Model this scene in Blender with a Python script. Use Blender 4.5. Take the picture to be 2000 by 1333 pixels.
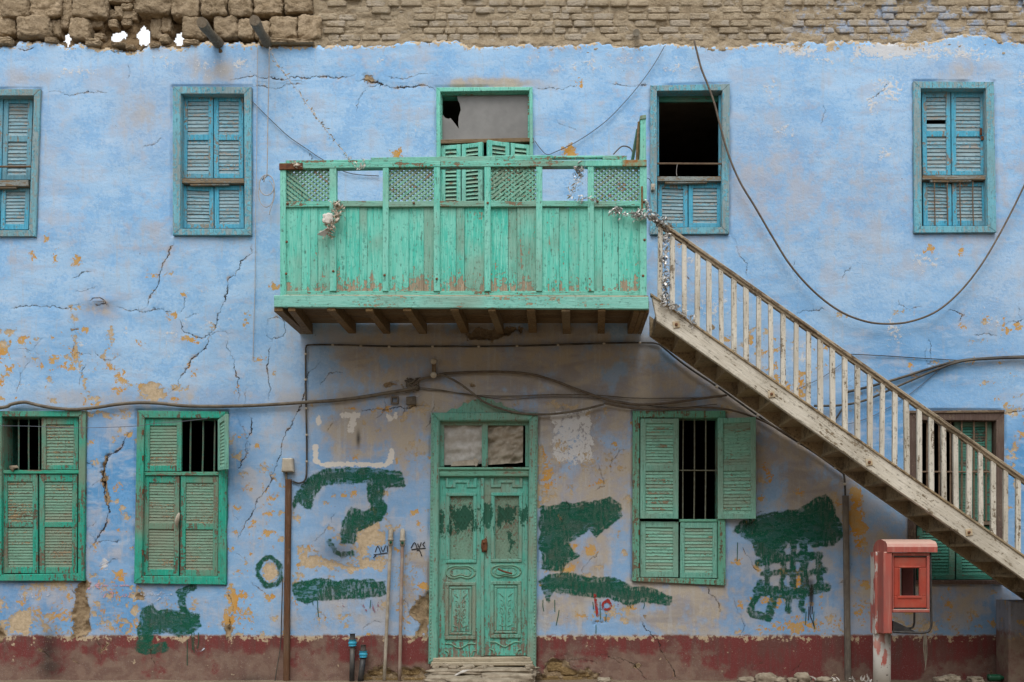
import bpy, math, random
import numpy as np
from mathutils import Vector, noise as mnoise

for o in list(bpy.data.objects): bpy.data.objects.remove(o)
scene = bpy.context.scene
COL = scene.collection
random.seed(7); rng = np.random.default_rng(7)

# ------------------------------------------------------------------ camera
# photo pixel (2000 x 1333) -> wall plane y = 0 ; camera stands 12.5 m in front of the wall
U0, V0, D, F = 1095.0, 1090.0, 12.5, 2062.0
H = (1327 - V0) / (F / D)
cd = bpy.data.cameras.new('camera'); cam = bpy.data.objects.new('camera', cd); COL.objects.link(cam)
cam.location = (0, -D, H); cam.rotation_euler = (math.radians(90), 0, 0)
cd.sensor_width = 36; cd.lens = 36 * F / 2000
cd.shift_x = (1000 - U0) / 2000; cd.shift_y = (V0 - 666.5) / 2000
cd.clip_end = 500
scene.camera = cam

# ------------------------------------------------------------------ sky, sun, exposure
SUN_EL, SUN_AZ = 60.0, -8.0      # azimuth: degrees to the left (-) of the camera side
w = bpy.data.worlds.new('World'); scene.world = w; w.use_nodes = True
wn = w.node_tree; wn.nodes.clear()
sky = wn.nodes.new('ShaderNodeTexSky'); sky.sky_type = 'NISHITA'; sky.sun_disc = False
sky.sun_elevation = math.radians(SUN_EL); sky.sun_rotation = math.radians(180 + SUN_AZ)
sky.dust_density = 6; sky.air_density = 1.0; sky.ozone_density = 1.0
hsv = wn.nodes.new('ShaderNodeHueSaturation'); hsv.inputs['Saturation'].default_value = 0.15
veil = wn.nodes.new('ShaderNodeMix'); veil.data_type = 'RGBA'; veil.inputs[0].default_value = 0.72      # even overcast veil over the clear sky
veil.inputs[7].default_value = (11.2, 11.5, 12.0, 1)
bg = wn.nodes.new('ShaderNodeBackground'); bg.inputs['Strength'].default_value = 0.10
wo = wn.nodes.new('ShaderNodeOutputWorld')
wn.links.new(sky.outputs[0], hsv.inputs['Color']); wn.links.new(hsv.outputs[0], veil.inputs[6]); wn.links.new(veil.outputs[2], bg.inputs['Color'])
wn.links.new(bg.outputs[0], wo.inputs['Surface'])
sl = bpy.data.lights.new('sun', 'SUN'); sl.energy = 1.5; sl.angle = math.radians(35); sl.color = (1.0, 0.965, 0.915)
sun = bpy.data.objects.new('sun', sl); COL.objects.link(sun)
a, e = math.radians(SUN_AZ), math.radians(SUN_EL)
sdir = Vector((math.sin(a) * math.cos(e), -math.cos(a) * math.cos(e), math.sin(e)))
sun.rotation_euler = sdir.to_track_quat('Z', 'Y').to_euler(); sun.location = (0, -8, 14)
scene.view_settings.view_transform = 'Standard'; scene.view_settings.look = 'None'
scene.view_settings.gamma = 1; scene.view_settings.use_curve_mapping = False
scene.view_settings.exposure = 0.36
scene.render.engine = 'CYCLES'
scene.cycles.max_bounces = 5; scene.cycles.diffuse_bounces = 3; scene.cycles.glossy_bounces = 2; scene.cycles.transparent_max_bounces = 6; scene.cycles.caustics_reflective = False; scene.cycles.caustics_refractive = False
scene.render.resolution_x = 1024; scene.render.resolution_y = 682

# ------------------------------------------------------------------ helpers
def P(u, v, y=0.0):
    k = (D + y) / F
    return Vector(((u - U0) * k, y, H + (V0 - v) * k))
WLOC = {}
def _setp(o, loc, parent):
    WLOC[o.name] = Vector(loc)
    if parent is not None:
        o.parent = parent; o.location = Vector(loc) - WLOC[parent.name]
    else: o.location = loc
def tag(o, label=None, cat=None, group=None, kind=None):
    if label: o['label'] = label
    if cat: o['category'] = cat
    if group: o['group'] = group
    if kind: o['kind'] = kind
    return o
def thing(name, loc, label=None, cat=None, group=None, parent=None):
    o = bpy.data.objects.new(name, None); o.empty_display_size = 0.1; COL.objects.link(o)
    _setp(o, loc, parent); return tag(o, label, cat, group)
class MB:
    def __init__(s): s.v = []; s.f = []
    def add(s, vf):
        n = len(s.v); s.v += [tuple(p) for p in vf[0]]; s.f += [tuple(i + n for i in f) for f in vf[1]]; return s
def mk(name, vf, mat, parent=None, smooth=False, label=None, cat=None, group=None, kind=None):
    vs, fs = (vf.v, vf.f) if isinstance(vf, MB) else vf
    A = np.array([tuple(p) for p in vs], dtype=np.float64)
    c = np.array([(A[:, 0].min() + A[:, 0].max()) / 2, (A[:, 1].min() + A[:, 1].max()) / 2, A[:, 2].min()])
    m = bpy.data.meshes.new(name); m.from_pydata((A - c).tolist(), [], [list(f) for f in fs])
    if smooth: m.polygons.foreach_set('use_smooth', [True] * len(m.polygons))
    m.materials.append(mat); m.update()
    o = bpy.data.objects.new(name, m); COL.objects.link(o); _setp(o, c, parent)
    return tag(o, label, cat, group, kind)
def bev_prism(front, off, b):
    """front: convex polygon of 3D points (seen counter-clockwise), off: vector to the back face, b: chamfer"""
    n = len(front); fr = [Vector(p) for p in front]; off = Vector(off); dn = off.normalized()
    nrm = -dn; ins = []
    for i in range(n):
        p, q, r = fr[i - 1], fr[i], fr[(i + 1) % n]
        e1 = (q - p).normalized(); e2 = (r - q).normalized()
        n1 = nrm.cross(e1); n2 = nrm.cross(e2); d = 1 + n1.dot(n2)
        ins.append(q + (n1 + n2) * (b / max(d, 0.3)))
    vs = ins + [p + dn * b for p in fr] + [p + off for p in fr]; fs = [tuple(range(n))]
    for k in (0, n):
        for i in range(n):
            j = (i + 1) % n; fs.append((k + i, k + n + i, k + n + j, k + j))
    fs.append(tuple(range(3 * n - 1, 2 * n - 1, -1)))
    return vs, fs
def quad_prism(px, yf, yb, b=0.004):
    """px: 4 photo pixels TL,TR,BR,BL at depth yf, pushed straight back to yb"""
    pts = [P(u, v, yf) for u, v in (px[3], px[2], px[1], px[0])]
    return bev_prism(pts, (0, yb - yf, 0), b)
def rect_px(u0, v0, u1, v1, yf, yb, b=0.004): return quad_prism([(u0, v0), (u1, v0), (u1, v1), (u0, v1)], yf, yb, b)
def beam(p0, p1, wd, ht, up=(0, 0, 1), b=0.004):
    p0, p1 = Vector(p0), Vector(p1); d = (p1 - p0).normalized(); up = Vector(up)
    s = d.cross(up).normalized(); t = s.cross(d).normalized()
    fr = [p0 + s * (-wd / 2) - t * (ht / 2), p0 - s * (wd / 2) + t * (ht / 2), p0 + s * (wd / 2) + t * (ht / 2), p0 + s * (wd / 2) - t * (ht / 2)]
    return bev_prism(fr[::-1] if (fr[1] - fr[0]).cross(fr[2] - fr[1]).dot(d) > 0 else fr, p1 - p0, b)
def spline(pts, sub=6):
    pts = [Vector(p) for p in pts]
    if sub < 2 or len(pts) < 3: return pts
    out = []
    for i in range(len(pts) - 1):
        p0 = pts[max(i - 1, 0)]; p1 = pts[i]; p2 = pts[i + 1]; p3 = pts[min(i + 2, len(pts) - 1)]
        for k in range(sub):
            t = k / sub
            out.append(0.5 * ((2 * p1) + (p2 - p0) * t + (2 * p0 - 5 * p1 + 4 * p2 - p3) * t * t + (3 * p1 - p0 - 3 * p2 + p3) * t ** 3))
    out.append(pts[-1]); return out
def tube(pts, r, n=6, sub=6, closed=False):
    pts = spline(pts, sub); N = len(pts); vs = []; fs = []; ref = None
    rr = r if callable(r) else (lambda t: r)
    for i, p in enumerate(pts):
        d = (pts[min(i + 1, N - 1)] - pts[max(i - 1, 0)])
        if d.length < 1e-9: d = Vector((0, 0, 1))
        d.normalize()
        if ref is None: ref = d.orthogonal().normalized()
        ref = (ref - d * ref.dot(d));
        if ref.length < 1e-6: ref = d.orthogonal()
        ref.normalize(); s = d.cross(ref)
        for k in range(n):
            a = 2 * math.pi * k / n; vs.append(p + (ref * math.cos(a) + s * math.sin(a)) * rr(i / max(N - 1, 1)))
    for i in range(N - 1):
        for k in range(n):
            k2 = (k + 1) % n; fs.append((i * n + k, i * n + k2, (i + 1) * n + k2, (i + 1) * n + k))
    fs.append(tuple(range(n - 1, -1, -1))); fs.append(tuple((N - 1) * n + k for k in range(n)))
    return vs, fs
def ptube(pp, r, n=6, sub=6): return tube([P(*p) for p in pp], r, n, sub)
class Quad:
    """maps s,t in 0..1 (t downwards) and depth d along the back normal to the world"""
    def __init__(q, px, ys):
        if not hasattr(ys, '__len__'): ys = [ys] * 4
        q.c = [P(u, v, y) for (u, v), y in zip(px, ys)]
        a = q.c[1] - q.c[0]; b_ = q.c[3] - q.c[0]; q.n = a.cross(b_).normalized()
        if q.n.y < 0: q.n = -q.n
        q.w = (a.length + (q.c[2] - q.c[3]).length) / 2; q.h = (b_.length + (q.c[2] - q.c[1]).length) / 2
    def __call__(q, s, t, d=0.0):
        a = q.c[0].lerp(q.c[1], s); b_ = q.c[3].lerp(q.c[2], s); return a.lerp(b_, t) + q.n * d
    def box(q, s0, s1, t0, t1, d0, d1, b=0.003):
        pts = [q(s0, t1, d0), q(s1, t1, d0), q(s1, t0, d0), q(s0, t0, d0)]
        return bev_prism(pts, q.n * (d1 - d0), b)
    def slat(q, s0, s1, tc, hm, d, tilt=0.011, th=0.007, jit=0.0):
        dt = hm / q.h / 2; vs = []
        j0, j1 = random.uniform(-jit, jit), random.uniform(-jit, jit)
        for s, j in ((s0, j0), (s1, j1)):
            t = tc + j
            vs += [q(s, t + dt, d - tilt), q(s, t + dt, d - tilt + th), q(s, t - dt, d + tilt + th), q(s, t - dt, d + tilt)]
        return vs, [(0, 4, 7, 3), (3, 7, 6, 2), (2, 6, 5, 1), (1, 5, 4, 0), (0, 3, 2, 1), (4, 5, 6, 7)]
# --- value noise in numpy
def vnoise(x, y, seed=0):
    xi = np.floor(x).astype(np.int64); yi = np.floor(y).astype(np.int64); fx = x - xi; fy = y - yi
    fx = fx * fx * (3 - 2 * fx); fy = fy * fy * (3 - 2 * fy)
    def h(a, b):
        n = (a * 374761393 + b * 668265263 + seed * 974634777) & 0x7fffffff
        n = ((n ^ (n >> 13)) * 1274126177) & 0x7fffffff
        return ((n ^ (n >> 16)) & 0xffff) / 65535.0
    return (h(xi, yi) * (1 - fx) + h(xi + 1, yi) * fx) * (1 - fy) + (h(xi, yi + 1) * (1 - fx) + h(xi + 1, yi + 1) * fx) * fy
def fbm(x, y, oct=4, seed=0):
    s = 0; a = 0.5
    for i in range(oct): s = s + a * vnoise(x * 2 ** i, y * 2 ** i, seed + i); a /= 2
    return s / (1 - 0.5 ** oct)

# ------------------------------------------------------------------ materials
class NT:
    def __init__(s, name):
        s.m = bpy.data.materials.new(name); s.m.use_nodes = True; s.t = s.m.node_tree; s.t.nodes.clear()
        s.out = s.t.nodes.new('ShaderNodeOutputMaterial'); s.b = s.t.nodes.new('ShaderNodeBsdfPrincipled')
        s.t.links.new(s.b.outputs[0], s.out.inputs['Surface'])
        g = s.t.nodes.new('ShaderNodeNewGeometry'); s.P = g.outputs['Position']; s.N = g.outputs['Normal']
        s.rnd = None
    def L(s, v, sock):
        if hasattr(v, 'is_output') or isinstance(v, bpy.types.NodeSocket): s.t.links.new(v, sock)
        else:
            if sock.type == 'RGBA' and not hasattr(v, '__len__'): v = (v, v, v, 1)
            if sock.type == 'RGBA' and len(v) == 3: v = (*v, 1)
            sock.default_value = v
    def math(s, op, a, b=0.0, c=None, clamp=False):
        n = s.t.nodes.new('ShaderNodeMath'); n.operation = op; n.use_clamp = clamp
        s.L(a, n.inputs[0]); s.L(b, n.inputs[1])
        if c is not None: s.L(c, n.inputs[2])
        return n.outputs[0]
    def add(s, a, b): return s.math('ADD', a, b)
    def mul(s, a, b): return s.math('MULTIPLY', a, b)
    def mad(s, a, b, c): return s.math('MULTIPLY_ADD', a, b, c)
    def step(s, x, lo, hi, o0=0.0, o1=1.0):
        n = s.t.nodes.new('ShaderNodeMapRange'); n.interpolation_type = 'SMOOTHSTEP'
        s.L(x, n.inputs['Value']); s.L(lo, n.inputs['From Min']); s.L(hi, n.inputs['From Max']); s.L(o0, n.inputs['To Min']); s.L(o1, n.inputs['To Max'])
        return n.outputs[0]
    def mix(s, f, a, b, blend='MIX'):
        n = s.t.nodes.new('ShaderNodeMix'); n.data_type = 'RGBA'; n.blend_type = blend
        s.L(f, n.inputs[0]); s.L(a, n.inputs[6]); s.L(b, n.inputs[7]); return n.outputs[2]
    def vec(s, scale=(1, 1, 1), rot=(0, 0, 0), src=None):
        n = s.t.nodes.new('ShaderNodeMapping'); n.inputs['Scale'].default_value = scale; n.inputs['Rotation'].default_value = rot
        s.L(src or s.P, n.inputs['Vector']); return n.outputs[0]
    def noise(s, scale, detail=4, rough=0.55, vec=None, dist=0.0):
        n = s.t.nodes.new('ShaderNodeTexNoise'); s.L(vec or s.P, n.inputs['Vector'])
        n.inputs['Scale'].default_value = scale; n.inputs['Detail'].default_value = detail
        n.inputs['Roughness'].default_value = rough; n.inputs['Distortion'].default_value = dist; return n.outputs['Fac']
    def attr(s, name):
        n = s.t.nodes.new('ShaderNodeAttribute'); n.attribute_name = name; return n.outputs['Fac']
    def random(s):
        if s.rnd is None: s.rnd = s.t.nodes.new('ShaderNodeObjectInfo').outputs['Random']
        return s.rnd
    def shifted(s):
        n = s.t.nodes.new('ShaderNodeVectorMath'); n.operation = 'ADD'; c = s.t.nodes.new('ShaderNodeCombineXYZ')
        r = s.mul(s.random(), 37.0)
        for i in range(3): s.t.links.new(r, c.inputs[i])
        s.t.links.new(s.P, n.inputs[0]); s.t.links.new(c.outputs[0], n.inputs[1]); return n.outputs[0]
    def xyz(s):
        n = s.t.nodes.new('ShaderNodeSeparateXYZ'); s.t.links.new(s.P, n.inputs[0]); return n.outputs
    def bump(s, h, strength=0.4, dist=0.01):
        n = s.t.nodes.new('ShaderNodeBump'); n.inputs['Strength'].default_value = strength; n.inputs['Distance'].default_value = dist
        s.L(h, n.inputs['Height']); s.t.links.new(n.outputs[0], s.b.inputs['Normal'])
    def done(s, col, rough=0.8, metal=0.0, spec=0.3):
        s.L(col, s.b.inputs['Base Color']); s.L(rough, s.b.inputs['Roughness']); s.L(metal, s.b.inputs['Metallic'])
        s.b.inputs['Specular IOR Level'].default_value = spec; return s.m

def wood(name, c1, c2, bare, wear=0.5, axis='z', dirt=0.5, grain_dark=0.6, rot=None, wearz=None, bare2=None, smears=None, chips=28, rough=0.75):
    """old painted wood: c1/c2 paint tones, bare wood where the paint has gone; wear 0..1"""
    t = NT(name); sp = t.shifted()
    if rot is not None: sp = t.vec((1, 1, 1), (0, rot, 0), sp)
    sc = {'z': (14, 14, 1.0), 'x': (1.0, 14, 14), 'n': (6, 6, 6)}[axis]
    sv = t.vec(sc, src=sp)
    g = t.noise(2.2, 4, 0.65, sv); g2 = t.noise(6.5, 2, 0.6, sv); ch = t.noise(chips, 3, 0.65, sp); big = t.noise(1.9, 3, 0.6, sp)
    paint = t.mix(t.step(t.add(t.mul(g, 0.6), t.mul(big, 0.4)), 0.43, 0.58), c1, c2)
    paint = t.mix(t.step(g2, 0.52, 0.64, 0.0, 0.55), paint, tuple(min(1, k * 1.12 + 0.06) for k in c1))
    paint = t.mix(t.step(t.add(t.mul(g, 0.5), t.mul(ch, 0.5)), 0.46, 0.38, 0.0, 0.6), paint, tuple(k * 0.62 for k in c2))
    paint = t.mix(t.step(t.random(), 0, 1, 0.0, 0.35), paint, c1)
    x = t.add(t.add(t.mul(g, 0.45), t.mul(ch, 0.35)), t.mul(big, 0.35))      # mean about .57
    if wearz:
        z = t.add(t.xyz()[2], t.mul(t.add(t.mad(big, 2.4, -1.2), t.mad(t.random(), 0.45, -0.2)), (wearz[1] - wearz[0]) * 0.9)); x = t.add(x, t.step(z, wearz[0], wearz[1], wearz[2], 0.0))
        paint = t.mix(t.mul(t.step(z, wearz[0], wearz[1] * 0.93 + wearz[0] * 0.07, 0.75, 0.0), t.step(t.add(t.mul(g, 0.5), t.mul(big, 0.5)), 0.42, 0.56)), paint, tuple(k * f_ for k, f_ in zip(c2, (0.45, 0.82, 0.78))))
    th = 0.79 - 0.44 * wear
    m = t.step(x, th, th + 0.035)
    bw = t.mix(t.step(g2, 0.35, 0.65), bare, bare2 or tuple(k * 0.6 for k in bare))
    col = t.mix(m, paint, bw)
    dk = t.step(t.add(t.mul(g2, 0.6), t.mul(ch, 0.4)), 0.43, 0.37)
    col = t.mix(t.mul(dk, grain_dark), col, (0.06, 0.05, 0.035))
    dz = t.noise(0.9, 3, 0.6, sp); col = t.mix(t.step(dz, 0.46, 0.64, 0.0, dirt), col, (0.235, 0.20, 0.145))
    if smears:
        X, _, Z = t.xyz(); sc_, boxes = smears
        nn = t.add(t.mul(t.noise(9, 5, 0.65, t.vec((1.6, 1, 0.6))), 1.6), t.mad(t.noise(34, 3, 0.6), 0.8, -0.70))
        for (x0, x1, z0, z1, lv) in boxes:
            d = t.math('MINIMUM', t.math('MINIMUM', t.add(X, -x0), t.mad(X, -1.0, x1)), t.math('MINIMUM', t.add(Z, -z0), t.mad(Z, -1.0, z1)))
            q = t.step(t.add(t.mul(d, 14.0), t.mad(nn, 3.2, lv)), -0.15, 0.25)
            col = t.mix(t.mul(q, 0.88), col, sc_)
    t.bump(t.add(t.mad(m, -0.6, t.mul(g, 0.8)), t.add(t.mul(ch, 0.35), t.mul(g2, 0.4))), 0.8, 0.008)
    return t.done(col, rough)

def simple(name, c1, c2, scale=12, rough=0.7, metal=0.0, bump=0.3, bdist=0.004, spec=0.3, dust=0.0):
    t = NT(name); n = t.noise(scale, 6, 0.62, t.shifted()); n2 = t.noise(scale * 4, 4, 0.6)
    col = t.mix(t.step(n, 0.35, 0.65), c1, c2)
    col = t.mix(t.step(n2, 0.5, 0.8, 0, 0.35), col, tuple(k * 0.55 for k in c1))
    if dust: col = t.mix(t.step(t.noise(3.0, 5, 0.6), 0.42, 0.7, 0.0, dust), col, (0.30, 0.25, 0.18))
    if bump: t.bump(t.add(n, t.mul(n2, 0.4)), bump, bdist)
    return t.done(col, rough, metal, spec)

M = {}
TEAL, TEAL2 = (0.19, 0.585, 0.475), (0.055, 0.40, 0.265)
WOODB = (0.30, 0.20, 0.11)
M['balc_v'] = wood('balcony paint on vertical boards', TEAL, (0.055, 0.49, 0.385), (0.41, 0.325, 0.225), 0.26, 'z', 0.45, wearz=(H + (V0 - 596) / 181, H + (V0 - 510) / 181, 0.19))
M['balc_post'] = wood('balcony paint on posts', (0.21, 0.57, 0.465), (0.12, 0.51, 0.41), (0.30, 0.21, 0.13), 0.22, 'z', 0.3)
M['balc_x'] = wood('balcony paint on rails', (0.18, 0.51, 0.41), (0.09, 0.44, 0.345), (0.25, 0.165, 0.095), 0.40, 'x', 0.45)
M['balc_fascia'] = wood('balcony fascia paint', (0.22, 0.52, 0.445), (0.14, 0.45, 0.375), (0.40, 0.31, 0.20), 0.36, 'x', 0.4)
M['lattice'] = wood('lattice strips', (0.21, 0.40, 0.30), (0.13, 0.41, 0.30), (0.29, 0.22, 0.15), 0.36, 'n', 0.5)
M['beam'] = wood('bare brown timber', (0.19, 0.115, 0.045), (0.115, 0.068, 0.028), (0.27, 0.19, 0.095), 0.35, 'n', 0.35)
M['floorboard'] = wood('bare floor boards', (0.17, 0.105, 0.045), (0.10, 0.058, 0.024), (0.23, 0.15, 0.07), 0.35, 'x', 0.3)
M['blue_v'] = wood('blue window paint vertical', (0.055, 0.34, 0.50), (0.13, 0.42, 0.56), (0.30, 0.28, 0.24), 0.40, 'z', 0.35)
M['blue_x'] = wood('blue window paint horizontal', (0.07, 0.36, 0.50), (0.17, 0.41, 0.50), (0.29, 0.26, 0.21), 0.50, 'x', 0.45)
M['blue_slat'] = wood('blue worn slats', (0.27, 0.385, 0.43), (0.12, 0.35, 0.46), (0.35, 0.37, 0.36), 0.40, 'x', 0.35, bare2=(0.27, 0.26, 0.235))
M['blue_frame_v'] = wood('pale blue frame vertical', (0.15, 0.42, 0.52), (0.055, 0.36, 0.53), (0.27, 0.37, 0.40), 0.52, 'z', 0.3, bare2=(0.20, 0.29, 0.31))
M['blue_frame_x'] = wood('pale blue frame horizontal', (0.16, 0.40, 0.50), (0.08, 0.36, 0.52), (0.29, 0.35, 0.36), 0.55, 'x', 0.35, bare2=(0.18, 0.20, 0.18))
M['greyboard'] = wood('grey weathered sill', (0.24, 0.27, 0.26), (0.17, 0.20, 0.20), (0.24, 0.17, 0.10), 0.55, 'x', 0.4)
M['green_v'] = wood('green window paint vertical', (0.012, 0.32, 0.225), (0.07, 0.285, 0.215), (0.14, 0.11, 0.075), 0.42, 'z', 0.62)
M['green_x'] = wood('green window paint horizontal', (0.012, 0.36, 0.235), (0.05, 0.30, 0.205), (0.17, 0.13, 0.08), 0.42, 'x', 0.35)
M['green_louvre'] = wood('green caked louvres', (0.14, 0.285, 0.205), (0.19, 0.305, 0.23), (0.36, 0.275, 0.15), 0.40, 'x', 0.5, bare2=(0.09, 0.075, 0.05), chips=34)
M['pale_v'] = wood('pale green shutter vertical', (0.18, 0.41, 0.325), (0.13, 0.37, 0.29), (0.23, 0.18, 0.12), 0.22, 'z', 0.35)
M['pale_x'] = wood('pale green shutter horizontal', (0.15, 0.40, 0.285), (0.11, 0.36, 0.25), (0.23, 0.18, 0.11), 0.34, 'x', 0.4)
M['pale_slat'] = wood('pale green slats', (0.22, 0.45, 0.345), (0.17, 0.41, 0.31), (0.29, 0.235, 0.15), 0.34, 'x', 0.5)
M['pale_frame'] = wood('worn green frame', (0.11, 0.35, 0.25), (0.16, 0.30, 0.22), (0.17, 0.13, 0.08), 0.44, 'z', 0.5)
def zx(u, v, y=0.0): p = P(u, v, y); return p.x, p.z
def smear(u0, v0, u1, v1, lv):
    a = P(u0, v1); b = P(u1, v0); return (a.x, b.x, a.z, b.z, lv)
SM = ((0.004, 0.085, 0.050), [smear(872, 988, 934, 1042, -1.95), smear(856, 1004, 868, 1050, -1.6), smear(943, 985, 958, 1032, -1.4), smear(963, 984, 1014, 1030, -2.15), smear(985, 1035, 1012, 1085, -2.45), smear(1019, 994, 1031, 1020, -1.4)])
M['door_v'] = wood('door paint', (0.10, 0.41, 0.325), (0.19, 0.40, 0.325), (0.22, 0.195, 0.15), 0.32, 'z', 0.6, smears=SM, wearz=(0.3, 1.0, 0.10))
M['door_frame'] = wood('door frame paint', (0.12, 0.36, 0.28), (0.18, 0.35, 0.28), (0.22, 0.185, 0.13), 0.32, 'z', 0.55)
M['door_x'] = wood('door rail paint', (0.13, 0.36, 0.26), (0.17, 0.36, 0.265), (0.25, 0.20, 0.135), 0.36, 'x', 0.55)
M['door_screen'] = wood('door wire screen', (0.22, 0.38, 0.29), (0.17, 0.36, 0.27), (0.25, 0.21, 0.15), 0.40, 'n', 0.4, smears=SM)
M['door_dark'] = wood('door lower panel', (0.13, 0.37, 0.285), (0.20, 0.36, 0.285), (0.20, 0.175, 0.12), 0.36, 'z', 0.6, wearz=(0.3, 1.0, 0.08))
M['stair'] = wood('cream stair paint', (0.60, 0.56, 0.475), (0.51, 0.465, 0.375), (0.27, 0.215, 0.145), 0.34, 'x', 0.4, rot=-math.atan(0.704))
M['baluster'] = wood('cream baluster paint', (0.60, 0.57, 0.495), (0.50, 0.465, 0.385), (0.25, 0.20, 0.14), 0.38, 'z', 0.35)
M['handrail'] = wood('worn handrail', (0.34, 0.275, 0.19), (0.24, 0.185, 0.12), (0.16, 0.115, 0.07), 0.45, 'x', 0.35, rot=-math.atan(0.704))
M['tread'] = wood('bare stair timber', (0.30, 0.225, 0.13), (0.22, 0.16, 0.09), (0.17, 0.12, 0.065), 0.4, 'n', 0.4)
M['brown'] = wood('dark brown frame', (0.085, 0.052, 0.04), (0.12, 0.08, 0.065), (0.20, 0.145, 0.10), 0.36, 'z', 0.3)
M['brown_x'] = wood('brown lintel', (0.13, 0.088, 0.06), (0.10, 0.062, 0.045), (0.24, 0.175, 0.11), 0.45, 'x', 0.3)
M['dkgreen'] = wood('dark green shutter', (0.03, 0.17, 0.125), (0.05, 0.20, 0.15), (0.10, 0.085, 0.06), 0.36, 'x', 0.35)
M['log'] = wood('weathered pole', (0.16, 0.125, 0.085), (0.10, 0.075, 0.05), (0.22, 0.18, 0.13), 0.4, 'n', 0.3)
M['threshold'] = wood('bleached threshold', (0.42, 0.36, 0.26), (0.34, 0.28, 0.19), (0.2, 0.15, 0.09), 0.35, 'x', 0.5)
M['conduit'] = wood('brown trunking', (0.115, 0.055, 0.026), (0.085, 0.04, 0.02), (0.22, 0.14, 0.08), 0.26, 'z', 0.2)
M['rust'] = simple('rusty iron', (0.16, 0.065, 0.028), (0.09, 0.035, 0.02), 26, 0.85, 0.0, 0.4)
M['rustgreen'] = simple('rust through green', (0.30, 0.12, 0.03), (0.18, 0.40, 0.28), 16, 0.8, 0.0, 0.3)
M['iron'] = simple('painted iron bar', (0.20, 0.22, 0.17), (0.14, 0.13, 0.09), 24, 0.7, 0.0, 0.2)
M['irongreen'] = simple('green iron bar', (0.06, 0.16, 0.12), (0.13, 0.14, 0.10), 24, 0.7, 0.0, 0.2)
M['ironbrown'] = simple('brown iron bar', (0.12, 0.075, 0.05), (0.17, 0.12, 0.075), 24, 0.7, 0.0, 0.2)
M['black_cable'] = simple('black cable', (0.032, 0.03, 0.028), (0.06, 0.055, 0.048), 18, 0.6, dust=0.35)
M['grey_cable'] = simple('dusty cable', (0.17, 0.145, 0.11), (0.105, 0.088, 0.068), 14, 0.75)
M['brown_cable'] = simple('brown cable', (0.105, 0.082, 0.062), (0.15, 0.12, 0.09), 14, 0.7)
M['string'] = simple('pale string', (0.46, 0.43, 0.41), (0.36, 0.33, 0.31), 30, 0.9)
M['thinwire'] = simple('thin grey wire', (0.13, 0.15, 0.19), (0.09, 0.10, 0.12), 20, 0.7, bump=0)
M['boxwhite'] = simple('off white plastic', (0.52, 0.48, 0.40), (0.42, 0.375, 0.30), 9, 0.55, dust=0.35)
M['pipe'] = simple('dirty pale pipe', (0.44, 0.40, 0.33), (0.29, 0.25, 0.19), 10, 0.7, dust=0.4)
M['pipered'] = simple('pipe with red splashes', (0.29, 0.20, 0.16), (0.36, 0.31, 0.26), 7, 0.7, dust=0.3)
M['pipegrey'] = simple('grey channel', (0.165, 0.145, 0.12), (0.12, 0.10, 0.085), 9, 0.7, dust=0.3)
M['hose'] = simple('black plastic pipe', (0.018, 0.022, 0.028), (0.03, 0.034, 0.04), 10, 0.45, dust=0.25)
M['fitting'] = simple('blue pipe fitting', (0.03, 0.30, 0.46), (0.05, 0.36, 0.50), 20, 0.4)
M['foil'] = simple('silver tinsel', (0.66, 0.65, 0.63), (0.34, 0.33, 0.31), 40, 0.42, 0.45, 0.5)
M['dryleaf'] = simple('dry pale leaves', (0.60, 0.54, 0.46), (0.30, 0.22, 0.14), 30, 0.8, 0.0, 0.3)
M['paper'] = simple('white paper', (0.66, 0.63, 0.58), (0.55, 0.51, 0.45), 12, 0.8)
M['plastic'] = simple('white plastic sheet', (0.50, 0.49, 0.47), (0.40, 0.38, 0.345), 14, 0.5, bump=0.5, bdist=0.01, dust=0.2)
M['cloth'] = simple('dusty cloth', (0.40, 0.355, 0.29), (0.28, 0.24, 0.185), 9, 0.9, bump=0.6, bdist=0.012)
M['greyglass'] = simple('dusty grey pane', (0.215, 0.21, 0.20), (0.16, 0.155, 0.148), 2.2, 0.35, bump=0.05, spec=0.5)
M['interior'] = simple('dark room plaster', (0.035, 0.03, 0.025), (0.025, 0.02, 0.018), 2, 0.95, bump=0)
M['roof'] = simple('mud roof', (0.28, 0.22, 0.15), (0.22, 0.17, 0.11), 4, 0.95)
M['bolt'] = simple('cream bolt plate', (0.46, 0.34, 0.20), (0.50, 0.44, 0.33), 22, 0.7)
M['bolt_rust'] = simple('rusty bolt head', (0.20, 0.095, 0.045), (0.13, 0.06, 0.03), 40, 0.8)
M['bottle'] = simple('green plastic bottle', (0.015, 0.10, 0.05), (0.02, 0.07, 0.04), 12, 0.3)
M['redstone'] = simple('grey rubble', (0.34, 0.29, 0.22), (0.22, 0.18, 0.13), 9, 0.95, bump=0.7, bdist=0.02)
M['litter'] = simple('pale litter', (0.55, 0.52, 0.48), (0.30, 0.26, 0.22), 10, 0.7)

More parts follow.
